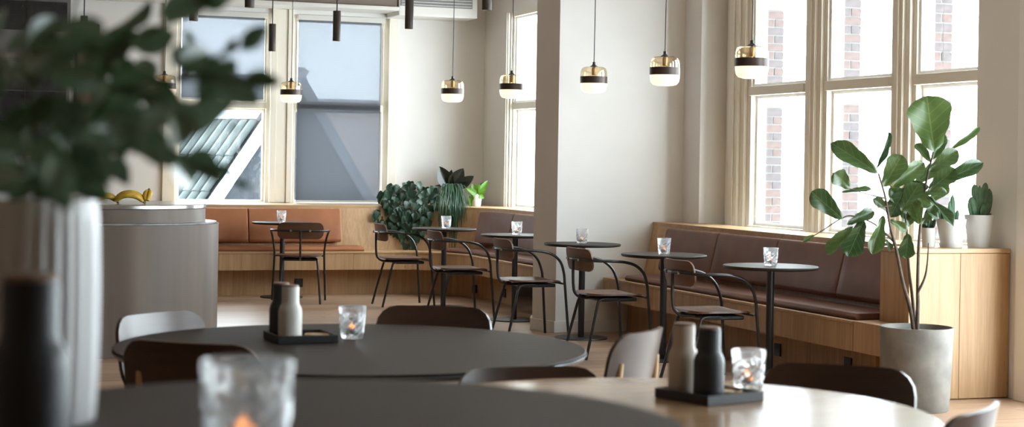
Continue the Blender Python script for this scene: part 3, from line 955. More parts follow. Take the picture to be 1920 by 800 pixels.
def pendant(loc, label, top=CEIL):
    """loc: centre of the lamp's underside"""
    t = thing('pendant_lamp', label, 'lamp', loc, 0, 'amber glass pendant lamps')
    lo_ = [(0.0, 0.0), (0.055, 0.001), (0.083, 0.008), (0.098, 0.026), (0.1045, 0.055), (0.1055, 0.075), (0.1035, 0.075), (0.0, 0.070)]
    MB().lathe(lo_, 40).build('opal_shade', M['frost'], t, smooth=60)
    MB().lathe([(0.1035, 0.075), (0.1065, 0.075), (0.1065, 0.128), (0.1035, 0.128)], 40).build('band', M['bronze'], t, smooth=30)
    up = [(0.1045, 0.128), (0.1045, 0.150), (0.103, 0.170), (0.094, 0.193), (0.075, 0.203), (0.02, 0.206), (0.02, 0.2035), (0.074, 0.2005), (0.0915, 0.191), (0.1005, 0.169), (0.102, 0.150), (0.102, 0.128)]
    MB().lathe(up, 40).build('amber_shade', M['amber'], t, smooth=60)
    MB().lathe([(0.0, 0.204), (0.03, 0.204), (0.030, 0.209), (0.017, 0.216), (0.011, 0.226), (0.012, 0.238), (0.010, 0.242), (0.0, 0.242)], 20).build('cap', M['black'], t, smooth=50)
    MB().lathe([(0.0, 0.14), (0.016, 0.14), (0.018, 0.19), (0.012, 0.203), (0.0, 0.203)], 16).build('socket', M['brass'], t, smooth=40)
    MB().tube([(0, 0, 0.24), (0.003, 0.001, 0.6), (0, 0, top - loc[2] - 0.02)], 0.0035, 6).build('cord', M['cord'], t, smooth=60)
    MB().lathe([(0.0, top - loc[2] - 0.025), (0.05, top - loc[2] - 0.025), (0.05, top - loc[2]), (0.0, top - loc[2])], 20).build('ceiling_rose', M['black'], t, smooth=40)
    return t

LP = [(1409, 149, 0, 'amber glass pendant lamp in front of the right window mullion'),
      (1246, 162, 1, 'amber glass pendant lamp before the shaded edge of the white pier'),
      (1113, 168, 2, 'amber glass pendant lamp before the bright face of the pier'),
      (959, 184, 3, 'amber glass pendant lamp just left of the pier'),
      (848, 192, 4, 'amber glass pendant lamp above the trailing plants'),
      (545.5, 192, 5, 'amber glass pendant lamp between the two back windows')]
for px, py, ti, lab in LP:
    t_, w_ = ray(px, py)
    q = tabs[ti]; Z = q.x * SA + q.y * CA
    x_, y_ = cw(t_ * Z, Z)
    pendant((x_, y_, 1.915), lab)
p = G(308, 182, 1.915)
pendant((p.x, p.y, 1.915), 'amber glass pendant lamp mostly hidden by the vase leaves')

for px, py, lab in ((631, 77, 'brown tube spotlight in front of the screened window'),
                    (767, 54, 'brown tube spotlight under the air conditioner'),
                    (913, 19, 'brown tube spotlight cut by the picture top near the corner'),
                    (510, 96, 'brown tube spotlight by the window post, among the leaf tips'),
                    (363, 39, 'brown tube spotlight above the vase leaves'),
                    (468, 14, 'brown tube spotlight barely showing above the leaf tips'),
                    (157, 83, 'brown tube spotlight before the pinkish wall beside the black tiles')):
    p = G(px, py, 2.42)
    t = thing('tube_spotlight', lab, 'spotlight', (p.x, p.y, 2.42), 0, 'hanging tube spotlights')
    MB().lathe([(0.031, 0.004), (0.031, 0.0), (0.0345, 0.0), (0.0345, 0.268), (0.033, 0.27), (0.0, 0.27)], 28).build('tube', M['tubebrown'], t, smooth=40)
    MB().lathe([(0.0, 0.006), (0.031, 0.006), (0.031, 0.012), (0.0, 0.012)], 24).build('lens', M['glowlens'], t, smooth=40)
    MB().tube([(0, 0, 0.268), (0, 0, CEIL - 2.42 - 0.02)], 0.006, 8).build('rod', M['black'], t, smooth=60)
    MB().lathe([(0.0, CEIL - 2.445), (0.04, CEIL - 2.445), (0.04, CEIL - 2.42), (0.0, CEIL - 2.42)], 20).build('ceiling_mount', M['black'], t, smooth=40)

# ================================================================ bistro armchairs
def make_armchair(label, loc, rz):
    t = thing('bistro_armchair', label, 'chair', loc, rz, 'black tube armchairs at the bistro tables')
    def seatf(a, b):
        # a across, b front to back
        return (b + 0.012, a, 0.452 - 0.020 * (1 - (a / 0.21) ** 2) * (1 - ((b + 0.02) / 0.25) ** 2) - 0.045 * max(0.0, (abs(b) - 0.14) / 0.07) ** 2 * (1 if b > 0 else -0.35) * 0.4)
    MB().shell(0.41, 0.42, 0.10, 0.012, seatf, 9, 12).build('seat', M['walnut'], t, smooth=40)
    def backf(a, b):
        return (-0.235 + 0.55 * a * a - 0.16 * b, a, 0.690 + b)
    MB().shell(0.43, 0.158, 0.055, 0.012, backf, 6, 14).build('backrest', M['walnut'], t, smooth=40)
    r = 0.0105
    for s in (-1, 1):
        pts = spline([(-0.262, 0.0, 0.690), (-0.250, s * 0.10, 0.690), (-0.225, s * 0.185, 0.690), (-0.175, s * 0.245, 0.690), (-0.10, s * 0.270, 0.690),
                      (0.01, s * 0.274, 0.682), (0.10, s * 0.268, 0.655), (0.165, s * 0.256, 0.600), (0.198, s * 0.244, 0.52), (0.210, s * 0.238, 0.44),
                      (0.225, s * 0.245, 0.25), (0.245, s * 0.255, 0.0)], 5)
        MB().tube(pts, r, 10).build('arm_and_front_leg', M['black'], t, smooth=60)
    for s in (-1, 1):
        pts = spline([(0.0, s * 0.145, 0.418), (-0.09, s * 0.155, 0.418), (-0.125, s * 0.16, 0.410), (-0.145, s * 0.165, 0.38), (-0.19, s * 0.18, 0.20), (-0.240, s * 0.195, 0.0)], 5)
        MB().tube(pts, r, 10).build('rear_leg', M['black'], t, smooth=60)
    pts = spline([(-0.262, 0, 0.690), (-0.262, 0, 0.60), (-0.258, 0, 0.51), (-0.245, 0, 0.455), (-0.20, 0, 0.422), (-0.12, 0, 0.416), (0.0, 0, 0.416)], 5)
    MB().tube(pts, r, 10).build('back_post', M['black'], t, smooth=60)
    MB().box(-0.10, 0.17, -0.15, 0.15, 0.398, 0.424).build('under_frame', M['black'], t, bevel=0.008)
    MB().tube([(0.195, -0.238, 0.432), (0.195, 0.238, 0.432)], 0.008, 8).build('front_rail', M['black'], t, smooth=60)
    for s in (-1, 1):
        MB().tube([(-0.268, s * 0.09, 0.690), (-0.222, s * 0.09, 0.690)], 0.011, 10).build('back_fixing', M['steel'], t, smooth=50)
    return t

CH = [(1330, 581, 0, 'black tube armchair behind the pair of pepper mills on the oak table'),
      (1137, 549, 2, 'black tube armchair with walnut seat before the white pier\'s bright face'),
      (991, 524, 0, 'black tube armchair crossing the shaded edge of the white pier'),
      (860, 502, 0, 'black tube armchair under the table with the hanging plants'),
      (755, 483, -1, 'black tube armchair standing apart before the plain oak corner')]
arm0 = None
for px, py, dr, lab in CH:
    p = G(px, py, 0.448)
    if arm0 is None:
        arm0 = make_armchair(lab, (p.x, p.y, 0), rad(dr))
    else:
        dup(arm0, (p.x, p.y, 0), rad(dr), lab)
p = G(562, 478, 0.448)
dup(arm0, (p.x, p.y, 0), rad(78), 'black tube armchair seen from behind at the tan leather cushions')

# ================================================================ large round tables
def round_table(cx, cz, rr, h, label, cat_mat, edge_mat, name='round_table'):
    x_, y_ = cw(cx, cz)
    t = thing(name, label, 'table', (x_, y_, 0))
    MB().lathe([(0.0, h - 0.006), (rr - 0.010, h - 0.006), (rr - 0.004, h - 0.0025), (rr - 0.006, h), (0.0, h)], 96).build('top', M[cat_mat], t, smooth=30)
    MB().lathe([(0.0, h - 0.032), (rr - 0.05, h - 0.032), (rr - 0.008, h - 0.022), (rr, h - 0.012), (rr - 0.002, h - 0.0062), (0.0, h - 0.0062)], 96).build('edge', M[edge_mat], t, smooth=30)
    MB().lathe([(0.0, 0.02), (0.05, 0.02), (0.05, h - 0.04), (0.0, h - 0.04)], 28).build('column', M['black'], t, smooth=40)
    MB().lathe([(0.0, h - 0.045), (0.2, h - 0.045), (0.2, h - 0.0325), (0.0, h - 0.0325)], 28).build('mounting_plate', M['black'], t, smooth=40)
    b = 0.36 if rr > 0.6 else 0.25
    MB().lathe([(0.0, 0.0), (b, 0.0), (b, 0.012), (0.06, 0.022), (0.0, 0.022)], 48).build('base', M['black'], t, smooth=40)
    return t
T1 = (-0.524, 5.70); T2 = (0.38, 4.28); T0 = (-0.225, 2.06)
round_table(T1[0], T1[1], 0.785, 0.74, 'large dark round table carrying the white mill and tray', 'lino', 'linoedge')
round_table(T2[0], T2[1], 0.70, 0.74, 'large round oak table shining with window light', 'oak_top', 'oak_top')
round_table(T0[0], T0[1], 0.45, 1.04, 'high dark round table under the blurred vase in front', 'lino', 'linoedge', 'high_table')

# plywood chairs around them
def make_plychair(label, loc, rz, top=0.80):
    t = thing('plywood_chair', label, 'chair', loc, rz, 'plywood chairs at the large tables')
    zc = top - 0.125
    def backf(a, b):
        return (-0.245 + 0.85 * a * a - 0.20 * b - 0.02, a, zc + b)
    MB().shell(0.45, 0.25, 0.075, 0.013, backf, 8, 16).build('backrest', M['smoked'], t, smooth=40)
    def seatf(a, b):
        return (b, a, 0.455 - 0.018 * (1 - (a / 0.22) ** 2) * (1 - (b / 0.25) ** 2))
    MB().shell(0.43, 0.42, 0.09, 0.014, seatf, 8, 12).build('seat', M['smoked'], t, smooth=40)
    for s in (-1, 1):
        MB().tube(spline([(-0.235, s * 0.20, 0.0), (-0.225, s * 0.185, 0.25), (-0.222, s * 0.175, 0.44), (-0.250, s * 0.165, zc + 0.03)], 4), [0.011] * 3 + [0.014] * 3 + [0.016] * 4 + [0.013] * 2 + [0.010], 10).build('leg', M['oak_leg'], t, smooth=50)
        MB().tube(spline([(0.19, s * 0.19, 0.0), (0.175, s * 0.18, 0.25), (0.165, s * 0.17, 0.44)], 4), [0.011] * 3 + [0.014] * 3 + [0.016] * 3, 10).build('leg', M['oak_leg'], t, smooth=50)
        MB().box(-0.21, 0.16, s * 0.165 - 0.011, s * 0.165 + 0.011, 0.405, 0.435).build('side_rail', M['oak_leg'], t, bevel=0.003)
    return t

def plychair(label, bx, bz, fx, fz, top):
    """bx, bz: middle of the backrest beside the camera axis; fx, fz: facing"""
    l = math.hypot(fx, fz); fx /= l; fz /= l
    x_, y_ = cw(bx + fx * 0.25, bz + fz * 0.25)
    wx, wy = cw(fx, fz)
    return make_plychair(label, (x_, y_, 0), math.atan2(wy, wx), top)

plychair('plywood chair at the far left of the dark table, its pale-lit backrest facing right', -1.25, 6.10, 0.80, -0.50, 0.80)
plychair('dark plywood chair turning its back, at the near left of the dark table', -0.92, 4.93, 0.30, 0.90, 0.83)
plychair('dark plywood chair behind the dark table, below the bistro tables', -0.29, 6.58, -0.12, -0.98, 0.80)
plychair('plywood chair between the dark and the oak table, only its top edge showing', 0.06, 4.98, 0.30, -0.95, 0.762)
plychair('grey-lit plywood chair seen edge-on right of the dark table', 0.43, 5.64, -0.90, 0.42, 0.815)
plychair('dark plywood chair behind the oak table, before the brown bench', 0.965, 5.0, -0.30, -0.95, 0.78)
plychair('plywood chair cut by the lower right picture edge at the oak table', 1.065, 3.93, -0.84, 0.50, 0.815)

# ---------------------------------------------------------------- trays, mills, dishes, glasses
def mill(loc, label, mat, s=1.0):
    t = thing('bottle_mill', label, 'mill', loc, random.random(), 'bottle shaped mills')
    pr = [(0.0, 0.0), (0.0385, 0.0), (0.0405, 0.003), (0.041, 0.02), (0.041, 0.094), (0.0395, 0.104), (0.036, 0.113), (0.0315, 0.121), (0.0297, 0.130), (0.0295, 0.180), (0.029, 0.182), (0.0, 0.182)]
    MB().lathe([(r * s, z * s) for r, z in pr], 40).build('body', M[mat], t, smooth=40)
    MB().lathe([(0.0, 0.1825 * s), (0.0282 * s, 0.1825 * s), (0.0282 * s, 0.186 * s), (0.0255 * s, 0.189 * s), (0.0, 0.189 * s)], 32).build('cap', M['millcap'], t, smooth=40)
    return t

def tray(cx, cz, side, rot, label):
    x_, y_ = cw(cx, cz)
    t = thing('serving_tray', label, 'tray', (x_, y_, 0.7402), rot, 'black square trays')
    h = side / 2
    MB().box(-h + .005, h - .005, -h + .005, h - .005, 0, 0.008).build('bottom', M['trayblack'], t)
    m = MB()
    for a, b, c, d in ((-h, h, -h, -h + .01), (-h, h, h - .01, h), (-h, -h + .01, -h + .01, h - .01), (h - .01, h, -h + .01, h - .01)):
        m.box(a, b, c, d, 0.0, 0.026)
    m.build('rim', M['trayblack'], t, bevel=0.002)
    return t

def dish(cx, cz, z, label):
    x_, y_ = cw(cx, cz)
    t = thing('wooden_dish', label, 'dish', (x_, y_, z), 0, 'small dishes on the trays')
    MB().lathe([(0.0, 0.0), (0.034, 0.0), (0.043, 0.012), (0.041, 0.014), (0.032, 0.005), (0.0, 0.004)], 32).build('bowl', M['oak_leg'], t, smooth=40)
    MB().lathe([(0.0, 0.0042), (0.034, 0.007), (0.02, 0.011), (0.0, 0.012)], 24).build('salt', M['wax'], t, smooth=60)

tray(-0.715, 5.85, 0.21, AL * -1 + rad(22), 'black square tray on the dark round table')
x_, y_ = cw(-0.745, 5.80); mill((x_, y_, 0.7485), 'white bottle mill on the tray of the dark table', 'millwhite', 0.98)
x_, y_ = cw(-0.790, 5.90); mill((x_, y_, 0.7485), 'black bottle mill half hidden behind the white mill', 'millblack', 0.98)
dish(-0.660, 5.86, 0.7485, 'small pale dish on the tray beside the white mill')
x_, y_ = cw(-0.548, 5.955); tumbler((x_, y_, 0.7402), 'cut glass beside the tray on the dark round table', 'tumblers on the large tables')
tray(0.535, 4.545, 0.205, AL * -1 + rad(37), 'black square tray on the oak table')
x_, y_ = cw(0.528, 4.500); mill((x_, y_, 0.7485), 'black bottle mill in front on the oak table\'s tray', 'millblack', 1.0)
x_, y_ = cw(0.470, 4.590); mill((x_, y_, 0.7485), 'sand coloured bottle mill left of the black one on the oak table', 'millbeige', 1.0)
dish(0.585, 4.570, 0.7485, 'small pale dish on the oak table\'s tray behind the black mill')
x_, y_ = cw(0.668, 4.75); tumbler((x_, y_, 0.7402), 'cut glass beside the tray on the oak table', 'tumblers on the large tables')
x_, y_ = cw(-0.269, 1.76); tumbler((x_, y_, 1.0402), 'blurred cut glass in front on the high table', 'tumblers on the large tables')
x_, y_ = cw(-0.505, 1.80); mill((x_, y_, 1.0402), 'large blurred dark mill in front of the white vase', 'millblack', 1.03)

# ================================================================ counter
CTR = cw(-2.85, 12.2)
ct = thing('bar_counter', 'rounded bar counter clad in pierced metal sheet', 'counter', (CTR[0], CTR[1], 0))
def stadium(r, L, n=40):
    p = [(r * math.cos(a), r * math.sin(a)) for a in [(-math.pi / 2 + math.pi * k / n) for k in range(n + 1)]]
    return p + [(-L, r), (-L, -r)]
MB().prism(stadium(0.70, 3.2), 0, 0.06).build('plinth', M['black'], ct, smooth=30)
MB().prism(stadium(0.75, 3.2), 0.0, 0.885).build('body', M['mesh'], ct, smooth=30)
MB().prism(stadium(0.752, 3.2), 0.885, 0.893).build('lower_rim', M['mesh'], ct, smooth=30)
MB().prism(stadium(0.735, 3.2), 0.893, 0.905).build('lower_shelf', M['marble'], ct, smooth=30, bevel=0.003)
MB().prism(stadium(0.655, 3.2), 0.875, 0.997).build('upper_band', M['mesh'], ct, smooth=30)
MB().prism(stadium(0.66, 3.2), 0.997, 1.03).build('top', M['steel'], ct, smooth=30, bevel=0.006)

def banana_bunch(px, py, lab, n, L, up=0.0, rz=0.0):
    p = G(px, py, 1.0305)
    t = thing('banana_bunch', lab, 'bananas', (p.x, p.y, 1.0305), rz, 'bananas on the counter')
    for i in range(n):
        off = (i - (n - 1) / 2)
        pts, rr = [], []
        for k in range(9):
            s = k / 8
            a = rad(-62 + 124 * s)
            x = math.sin(a) * L * 0.55
            z = (math.cos(a) - math.cos(rad(62))) * L * 0.42 + 0.020
            if up: z = 0.02 + L * 0.75 * s * up + z * 0.3; x = x * 0.45 + 0.012 * s
            pts.append((x, off * 0.030 * (0.5 + 0.5 * math.sin(math.pi * s)) , z + (n - 1 - abs(off) * 2) * 0.004))
            rr.append(0.019 * (0.32 + 0.68 * math.sin(math.pi * (0.10 + 0.80 * s)) ** 0.6))
        b = MB().tube(pts, rr, 8).build('banana', M['banana'], t, smooth=50)
        q = Vector(pts[-1]); d = (q - Vector(pts[-2])).normalized()
        MB().tube([q, q + d * 0.022], [0.007, 0.006], 6).build('stem', M['bananatip'], b, smooth=50)
banana_bunch(200, 381.5, 'bunch of bananas nearest the vase on the counter', 3, 0.14, 0, 0.2)
banana_bunch(243, 382, 'largest bunch of bananas in the middle of the counter', 5, 0.19, 0, -0.25)
banana_bunch(276, 382.5, 'bananas standing tips up at the right on the counter', 2, 0.11, 0.8, 1.2)

# black tiled back bar and things on the far left
bb = thing('tiled_back_bar', 'black marble tiled wall unit at the far left behind the leaves', 'wall unit', (0.75, YB - 0.16, 1.35))
MB().box(-1.6, 0.93, 0.0, 0.155, 0, 1.58).build('carcass', M['grout'], bb)
tlm = MB().box(0.004, 0.396, -0.012, 0.0, 0.004, 0.296).mesh('tile', M['darktile'])
for i in range(6):
    for k in range(5):
        if k == 3: continue
        q = link('tile', tlm, bb); q.location = (-1.5 + 0.4 * i, 0, 0.05 + 0.3 * k)
MB().box(-1.6, 0.95, -0.10, 0.0, 0.97, 1.02).build('shelf', M['soffit'], bb, bevel=0.003)
fr = thing('dark_picture_frame', 'narrow dark frame on the wall beside the black tiles', 'frame', (1.86, YB - 0.03, 1.5))
MB().box(-0.12, -0.09, 0, 0.028, 0, 1.2).box(0.09, 0.12, 0, 0.028, 0, 1.2).box(-0.09, 0.09, 0, 0.028, 0, 0.03).box(-0.09, 0.09, 0, 0.028, 1.17, 1.2).build('frame', M['black'], fr)
MB().box(-0.09, 0.09, 0.014, 0.024, 0.03, 1.17).build('picture', M['terra'], fr)

# soffit duct and air conditioner on the back wall
so = MB().box(-3.2, 5.0, YB - 0.48, YB - 0.002, 2.985, CEIL - 0.001).build('soffit_duct', M['soffit'], origin=(1.0, YB - 0.24, 2.985))
tag(so, 'brown boxed duct running along the top of the back wall', 'duct')
lip = thing('lighting_ledge', 'pale ledge strip under the brown duct above the windows', 'ledge', (1.0, YB - 0.24, 2.945))
MB().box(-4.2, 4.02, -0.26, 0.20, 0.0, 0.04).build('strip', M['ac'], lip, bevel=0.004)
ac = thing('air_conditioner', 'white wall air conditioner with grey grille near the corner', 'air conditioner', (5.44, YB - 0.26, 2.90))
MB().box(-0.42, 0.46, -0.22, 0.255, 0, 0.36).build('casing', M['ac'], ac, bevel=0.012)
g_ = MB().box(-0.40, 0.40, -0.226, -0.2205, 0.10, 0.30).build('grille', M['grille'], ac)
for k in range(6):
    MB().box(-0.39, 0.39, -0.236, -0.2265, 0.115 + 0.031 * k, 0.121 + 0.031 * k).build('slat', M['ac'], g_)

# ================================================================ plants
def leaf_mesh(name, mat, shape, nl=12, nw=6, fold=0.12, droop=0.15, wave=0.0):
    """unit leaf: base at the origin, tip at x = 1, full width 1"""
    v, f = [], []
    for i in range(nl + 1):
        s = i / nl
        w = max(shape(s), 0.004)
        for k in range(nw + 1):
            c = 2 * k / nw - 1
            z = fold * abs(c) * w - droop * s * s + wave * math.sin(9 * s + 2 * c) * abs(c)
            v.append((s, c * w * 0.5, z))
    for i in range(nl):
        for k in range(nw):
            a = i * (nw + 1) + k
            f.append((a, a + 1, a + nw + 2, a + nw + 1))
    return MB().add(v, f).mesh(name, mat, 80)

ell = lambda s: math.sin(math.pi * min(1, s ** 0.85)) ** 0.75
FID = [(0, .05), (.05, .26), (.14, .46), (.28, .58), (.42, .72), (.56, .90), (.70, 1.0), (.82, .95), (.90, .78), (.96, .48), (1, .06)]
def fiddle(s):
    for (a, wa), (b, wb_) in zip(FID, FID[1:]):
        if s <= b + 1e-9:
            k = (s - a) / (b - a)
            return (wa + (wb_ - wa) * k) * (1 + 0.05 * math.sin(19 * s))
    return 0.05
heart = lambda s: (min(1, s * 6) ** 0.5) * (1 - s) ** 0.50 * (1 + 0.15 * math.sin(math.pi * s)) * 1.05
LM = {'fig': leaf_mesh('fig_leaf', M['fig'], fiddle, 22, 8, 0.14, 0.12, 0.045),
      'figflat': leaf_mesh('fig_leaf', M['fig'], fiddle, 22, 8, 0.08, -0.08, 0.045),
      'vine': leaf_mesh('vine_leaf', M['vine'], heart, 8, 4, 0.12, 0.15),
      'pothos': leaf_mesh('pothos_leaf', M['pothos'], heart, 9, 4, 0.10, 0.12),
      'rubber': leaf_mesh('rubber_leaf', M['rubber'], ell, 12, 6, 0.16, 0.06),
      'euca': leaf_mesh('round_leaf', M['euca'], ell, 9, 6, 0.10, 0.12)}

def put_leaf(kind, root, base, tip, width, nhint, parent_inv, name='leaf'):
    base, tip = Vector(base), Vector(tip)
    X = tip - base
    L = X.length
    X.normalize()
    n = Vector(nhint); n = n - X * n.dot(X)
    if n.length < 1e-4: n = X.orthogonal()
    n.normalize()
    Y = n.cross(X)
    o = link(name, LM[kind], root)
    m = Matrix(((X.x * L, Y.x * width, n.x * L, base.x), (X.y * L, Y.y * width, n.y * L, base.y), (X.z * L, Y.z * width, n.z * L, base.z), (0, 0, 0, 1)))
    o.matrix_basis = parent_inv @ m
    return o

TOCAM = lambda p: (Vector((0, 0, CAMH)) - p).normalized()

# fiddle-leaf fig in its concrete pot
PC = G(1716, 767, 0.0)
FZ = PC.x * SA + PC.y * CA
pot = thing('concrete_planter', 'large grey concrete planter at the end of the brown bench', 'planter', (PC.x, PC.y, 0))
MB().lathe([(0.0, 0.0), (0.180, 0.0), (0.186, 0.008), (0.207, 0.462), (0.206, 0.470), (0.196, 0.470), (0.192, 0.44), (0.0, 0.43)], 64).build('body', M['concrete'], pot, smooth=40)
MB().lathe([(0.0, 0.440), (0.191, 0.436), (0.191, 0.431), (0.0, 0.431)], 32).build('soil', M['soil'], pot, smooth=40)
fig = thing('fiddle_leaf_fig', 'tall fiddle-leaf fig with broad veined leaves before the right windows', 'plant', (PC.x, PC.y, 0.44))
FI = Matrix.Translation((-PC.x, -PC.y, -0.44))
def FP(px, py, dz=0.0):
    return D(px, py, FZ + dz)
STEMS = [([(1714, 622, 0), (1706, 575, 0), (1693, 530, -.04), (1681, 470, -.07), (1668, 420, -.10), (1660, 370, -.1), (1647, 325, -.12)], 0.013),
         ([(1719, 622, 0), (1721, 575, 0), (1721, 520, .03), (1724, 440, .05), (1735, 350, .05), (1750, 285, .04)], 0.013),
         ([(1717, 622, .02), (1711, 560, .04), (1704, 500, .06), (1700, 430, .08), (1692, 370, .08)], 0.011),
         ([(1721, 548, .0), (1734, 520, -.02), (1739, 490, -.03), (1741, 455, -.03)], 0.008),
         ([(1678, 455, -.07), (1640, 420, -.12), (1600, 405, -.16), (1578, 409, -.18), (1545, 430, -.2), (1522, 444, -.2)], 0.006),
         ([(1672, 385, -.1), (1630, 392, -.13), (1603, 402, -.16)], 0.004),
         ([(1662, 372, -.1), (1620, 362, -.14), (1590, 352, -.16)], 0.005),
         ([(1692, 375, .08), (1675, 352, .05), (1662, 346, .02)], 0.005),
         ([(1730, 375, .05), (1745, 350, .02), (1757, 345, 0)], 0.005)]
for pts, r0 in STEMS:
    q = spline([FI @ FP(a, b, c) for a, b, c in pts], 5)
    MB().tube(q, [r0 * (1 - 0.6 * k / (len(q) - 1)) for k in range(len(q))], 8).build('stem', M['bark'], fig, smooth=60)
# (base, tip, width in pixels, depth, sideways lean of the face)
FL = [((1752, 284), (1736, 180), 80, .02, .15, 'figflat'), ((1778, 282), (1839, 239), 14, .08, .9, 'fig'), ((1646, 324), (1561, 268), 36, -.12, -.2, 'fig'),
      ((1640, 320), (1673, 248), 13, -.1, .9, 'fig'), ((1657, 350), (1690, 290), 40, -.08, .3, 'figflat'), ((1594, 352), (1562, 322), 32, -.18, -.2, 'figflat'),
      ((1578, 360), (1636, 352), 10, -.15, .6, 'fig'), ((1580, 410), (1521, 360), 38, -.2, -.1, 'figflat'), ((1588, 420), (1640, 394), 22, -.2, .3, 'fig'),
      ((1600, 424), (1548, 474), 24, -.22, -.3, 'fig'), ((1620, 412), (1590, 480), 40, -.2, .1, 'figflat'), ((1656, 404), (1637, 476), 28, -.15, .3, 'fig'),
      ((1703, 438), (1698, 484), 30, -.05, 0, 'figflat'), ((1742, 322), (1796, 282), 32, .0, .4, 'fig'), ((1752, 348), (1844, 303), 28, .06, .3, 'fig'),
      ((1742, 358), (1790, 316), 36, .03, .2, 'figflat'), ((1672, 352), (1734, 304), 30, -.02, .5, 'fig'), ((1738, 368), (1792, 422), 18, -.06, .5, 'fig'),
      ((1698, 350), (1670, 408), 36, .03, -.2, 'figflat'), ((1742, 350), (1698, 352), 28, .05, .4, 'fig'), ((1668, 412), (1702, 432), 18, -.08, .2, 'fig'),
      ((1733, 362), (1776, 360), 18, -.04, .3, 'fig'), ((1722, 400), (1700, 340), 30, .08, .2, 'figflat'), ((1526, 440), (1506, 452), 9, -.2, .2, 'fig'),
      ((1640, 470), (1655, 440), 16, -.1, .3, 'fig'), ((1730, 420), (1755, 380), 22, .1, .3, 'fig'), ((1715, 345), (1760, 312), 26, .1, .1, 'figflat'),
      ((1690, 380), (1708, 425), 24, .1, .1, 'fig'), ((1660, 448), (1672, 470), 12, -.08, .4, 'fig'), ((1745, 305), (1718, 268), 20, .1, .4, 'fig'),
      ((1735, 395), (1760, 408), 14, .05, .4, 'fig'), ((1725, 420), (1708, 372), 30, .0, -.3, 'figflat'), ((1700, 400), (1672, 352), 32, .05, .3, 'fig'), ((1690, 395), (1725, 345), 34, -.1, -.3, 'figflat'), ((1712, 338), (1688, 312), 26, .1, .5, 'fig'), ((1728, 372), (1690, 408), 28, .1, .2, 'fig'), ((1748, 300), (1770, 250), 26, .12, .7, 'fig'), ((1742, 380), (1775, 345), 26, .12, .2, 'figflat'), ((1665, 395), (1640, 372), 20, -.05, .3, 'fig'), ((1703, 360), (1745, 385), 24, .02, .1, 'figflat')]
rightv = Vector((CA, -SA, 0))
for b, tp, w, dz, lean, kd in FL:
    B, T = FP(b[0], b[1], dz), FP(tp[0], tp[1], dz + random.uniform(-.05, .05))
    put_leaf(kd, fig, B, T, w * FZ / FPX * 1.05, TOCAM(B) + rightv * lean + Vector((0, 0, 0.25)), FI)

# pots on the cabinet
def pot_at(px, py, depthy, r_top, r_bot, h, label, mat='potwhite', saucer=False, name='plant_pot', h0=ZLEDGE):
    t_, w_ = ray(px, py)
    Z = depthy / (CA - t_ * SA); x_, y_ = cw(t_ * Z, Z)
    t = thing(name, label, 'pot', (x_, y_, h0 + 0.0005))
    z0 = 0.012 if saucer else 0.0
    if saucer:
        MB().lathe([(0.0, 0.0), (r_bot * 1.06, 0.0), (r_bot * 1.16, 0.026), (r_bot * 1.10, 0.026), (r_bot * 1.02, 0.011), (0.0, 0.0115)], 40).build('saucer', M[mat], t, smooth=40)
    MB().lathe([(0.0, z0), (r_bot, z0), (r_top, h), (r_top * .93, h), (r_top * .90, h - 0.025), (0.0, h - 0.025)], 40).build('body', M[mat], t, smooth=40)
    MB().lathe([(0.0, h - 0.020), (r_top * .88, h - 0.022), (r_top * .88, h - 0.0245), (0.0, h - 0.0245)], 24).build('soil', M['soil'], t, smooth=40)
    return Vector((x_, y_, h0 + h - 0.02))

p_small = pot_at(1741, 463, 8.80, 0.046, 0.038, 0.115, 'small white pot on the cabinet behind the fig stems')
p_mid = pot_at(1783, 464, 8.745, 0.090, 0.062, 0.170, 'white tapered pot with saucer in the middle of the cabinet', saucer=True)
p_big = pot_at(1835, 464, 8.76, 0.088, 0.066, 0.196, 'white tapered pot at the wall end of the cabinet')

def cactus(root_at, label, lobes):
    t = thing('cactus', label, 'plant', tuple(root_at))
    for (x, y, z, r, hgt, ax) in lobes:
        def mod(a, zz): return 1 + 0.10 * math.cos(8 * a)
        pr = [(0.0, 0.0)] + [(r * math.sin(math.pi * (0.12 + 0.88 * k / 9)) ** 0.5, hgt * k / 9) for k in range(0, 9)] + [(0.0, hgt)]
        o_ = MB().lathe(pr, 32, mod=mod).build('lobe', M['cactus'], t, smooth=60)
        o_.location = (x, y, z); o_.rotation_euler = (0, ax, 0.35); o_.scale = (1, 0.6, 1)
    return t
cactus(p_mid, 'ribbed cactus in the tapered pot with saucer', [(0.0, 0.0, 0, 0.024, 0.17, 0.05), (-0.035, 0.0, 0, 0.02, 0.10, -0.25), (0.035, 0.01, 0, 0.018, 0.08, 0.3), (-0.02, -0.02, 0, 0.015, 0.13, -0.1), (-0.055, 0.02, 0.02, 0.018, 0.09, -0.5)])
cactus(p_big, 'flat-padded cactus in the pot at the wall', [(-0.03, 0.0, 0, 0.036, 0.14, -0.35), (0.0, 0.0, 0, 0.03, 0.20, 0.0), (0.035, 0.0, 0.01, 0.040, 0.18, 0.30), (0.01, -0.02, 0, 0.026, 0.09, 0.1), (-0.015, 0.01, 0.11, 0.030, 0.10, -0.25), (0.03, 0.0, 0.12, 0.026, 0.10, 0.2)])
dk = thing('dark_leaf_plant', 'dark-leaved plant peeping out behind the pot at the wall', 'plant', (p_big.x + 0.06, p_big.y + 0.05, p_big.z - 0.05))
di = Matrix.Translation(-Vector(dk.location))
Zb = p_big.x * SA + p_big.y * CA
put_leaf('rubber', dk, D(1852, 400, Zb + .1), D(1890, 402, Zb + .08), 0.085, TOCAM(p_big), di)
put_leaf('rubber', dk, D(1850, 402, Zb + .1), D(1882, 418, Zb + .08), 0.05, TOCAM(p_big), di)
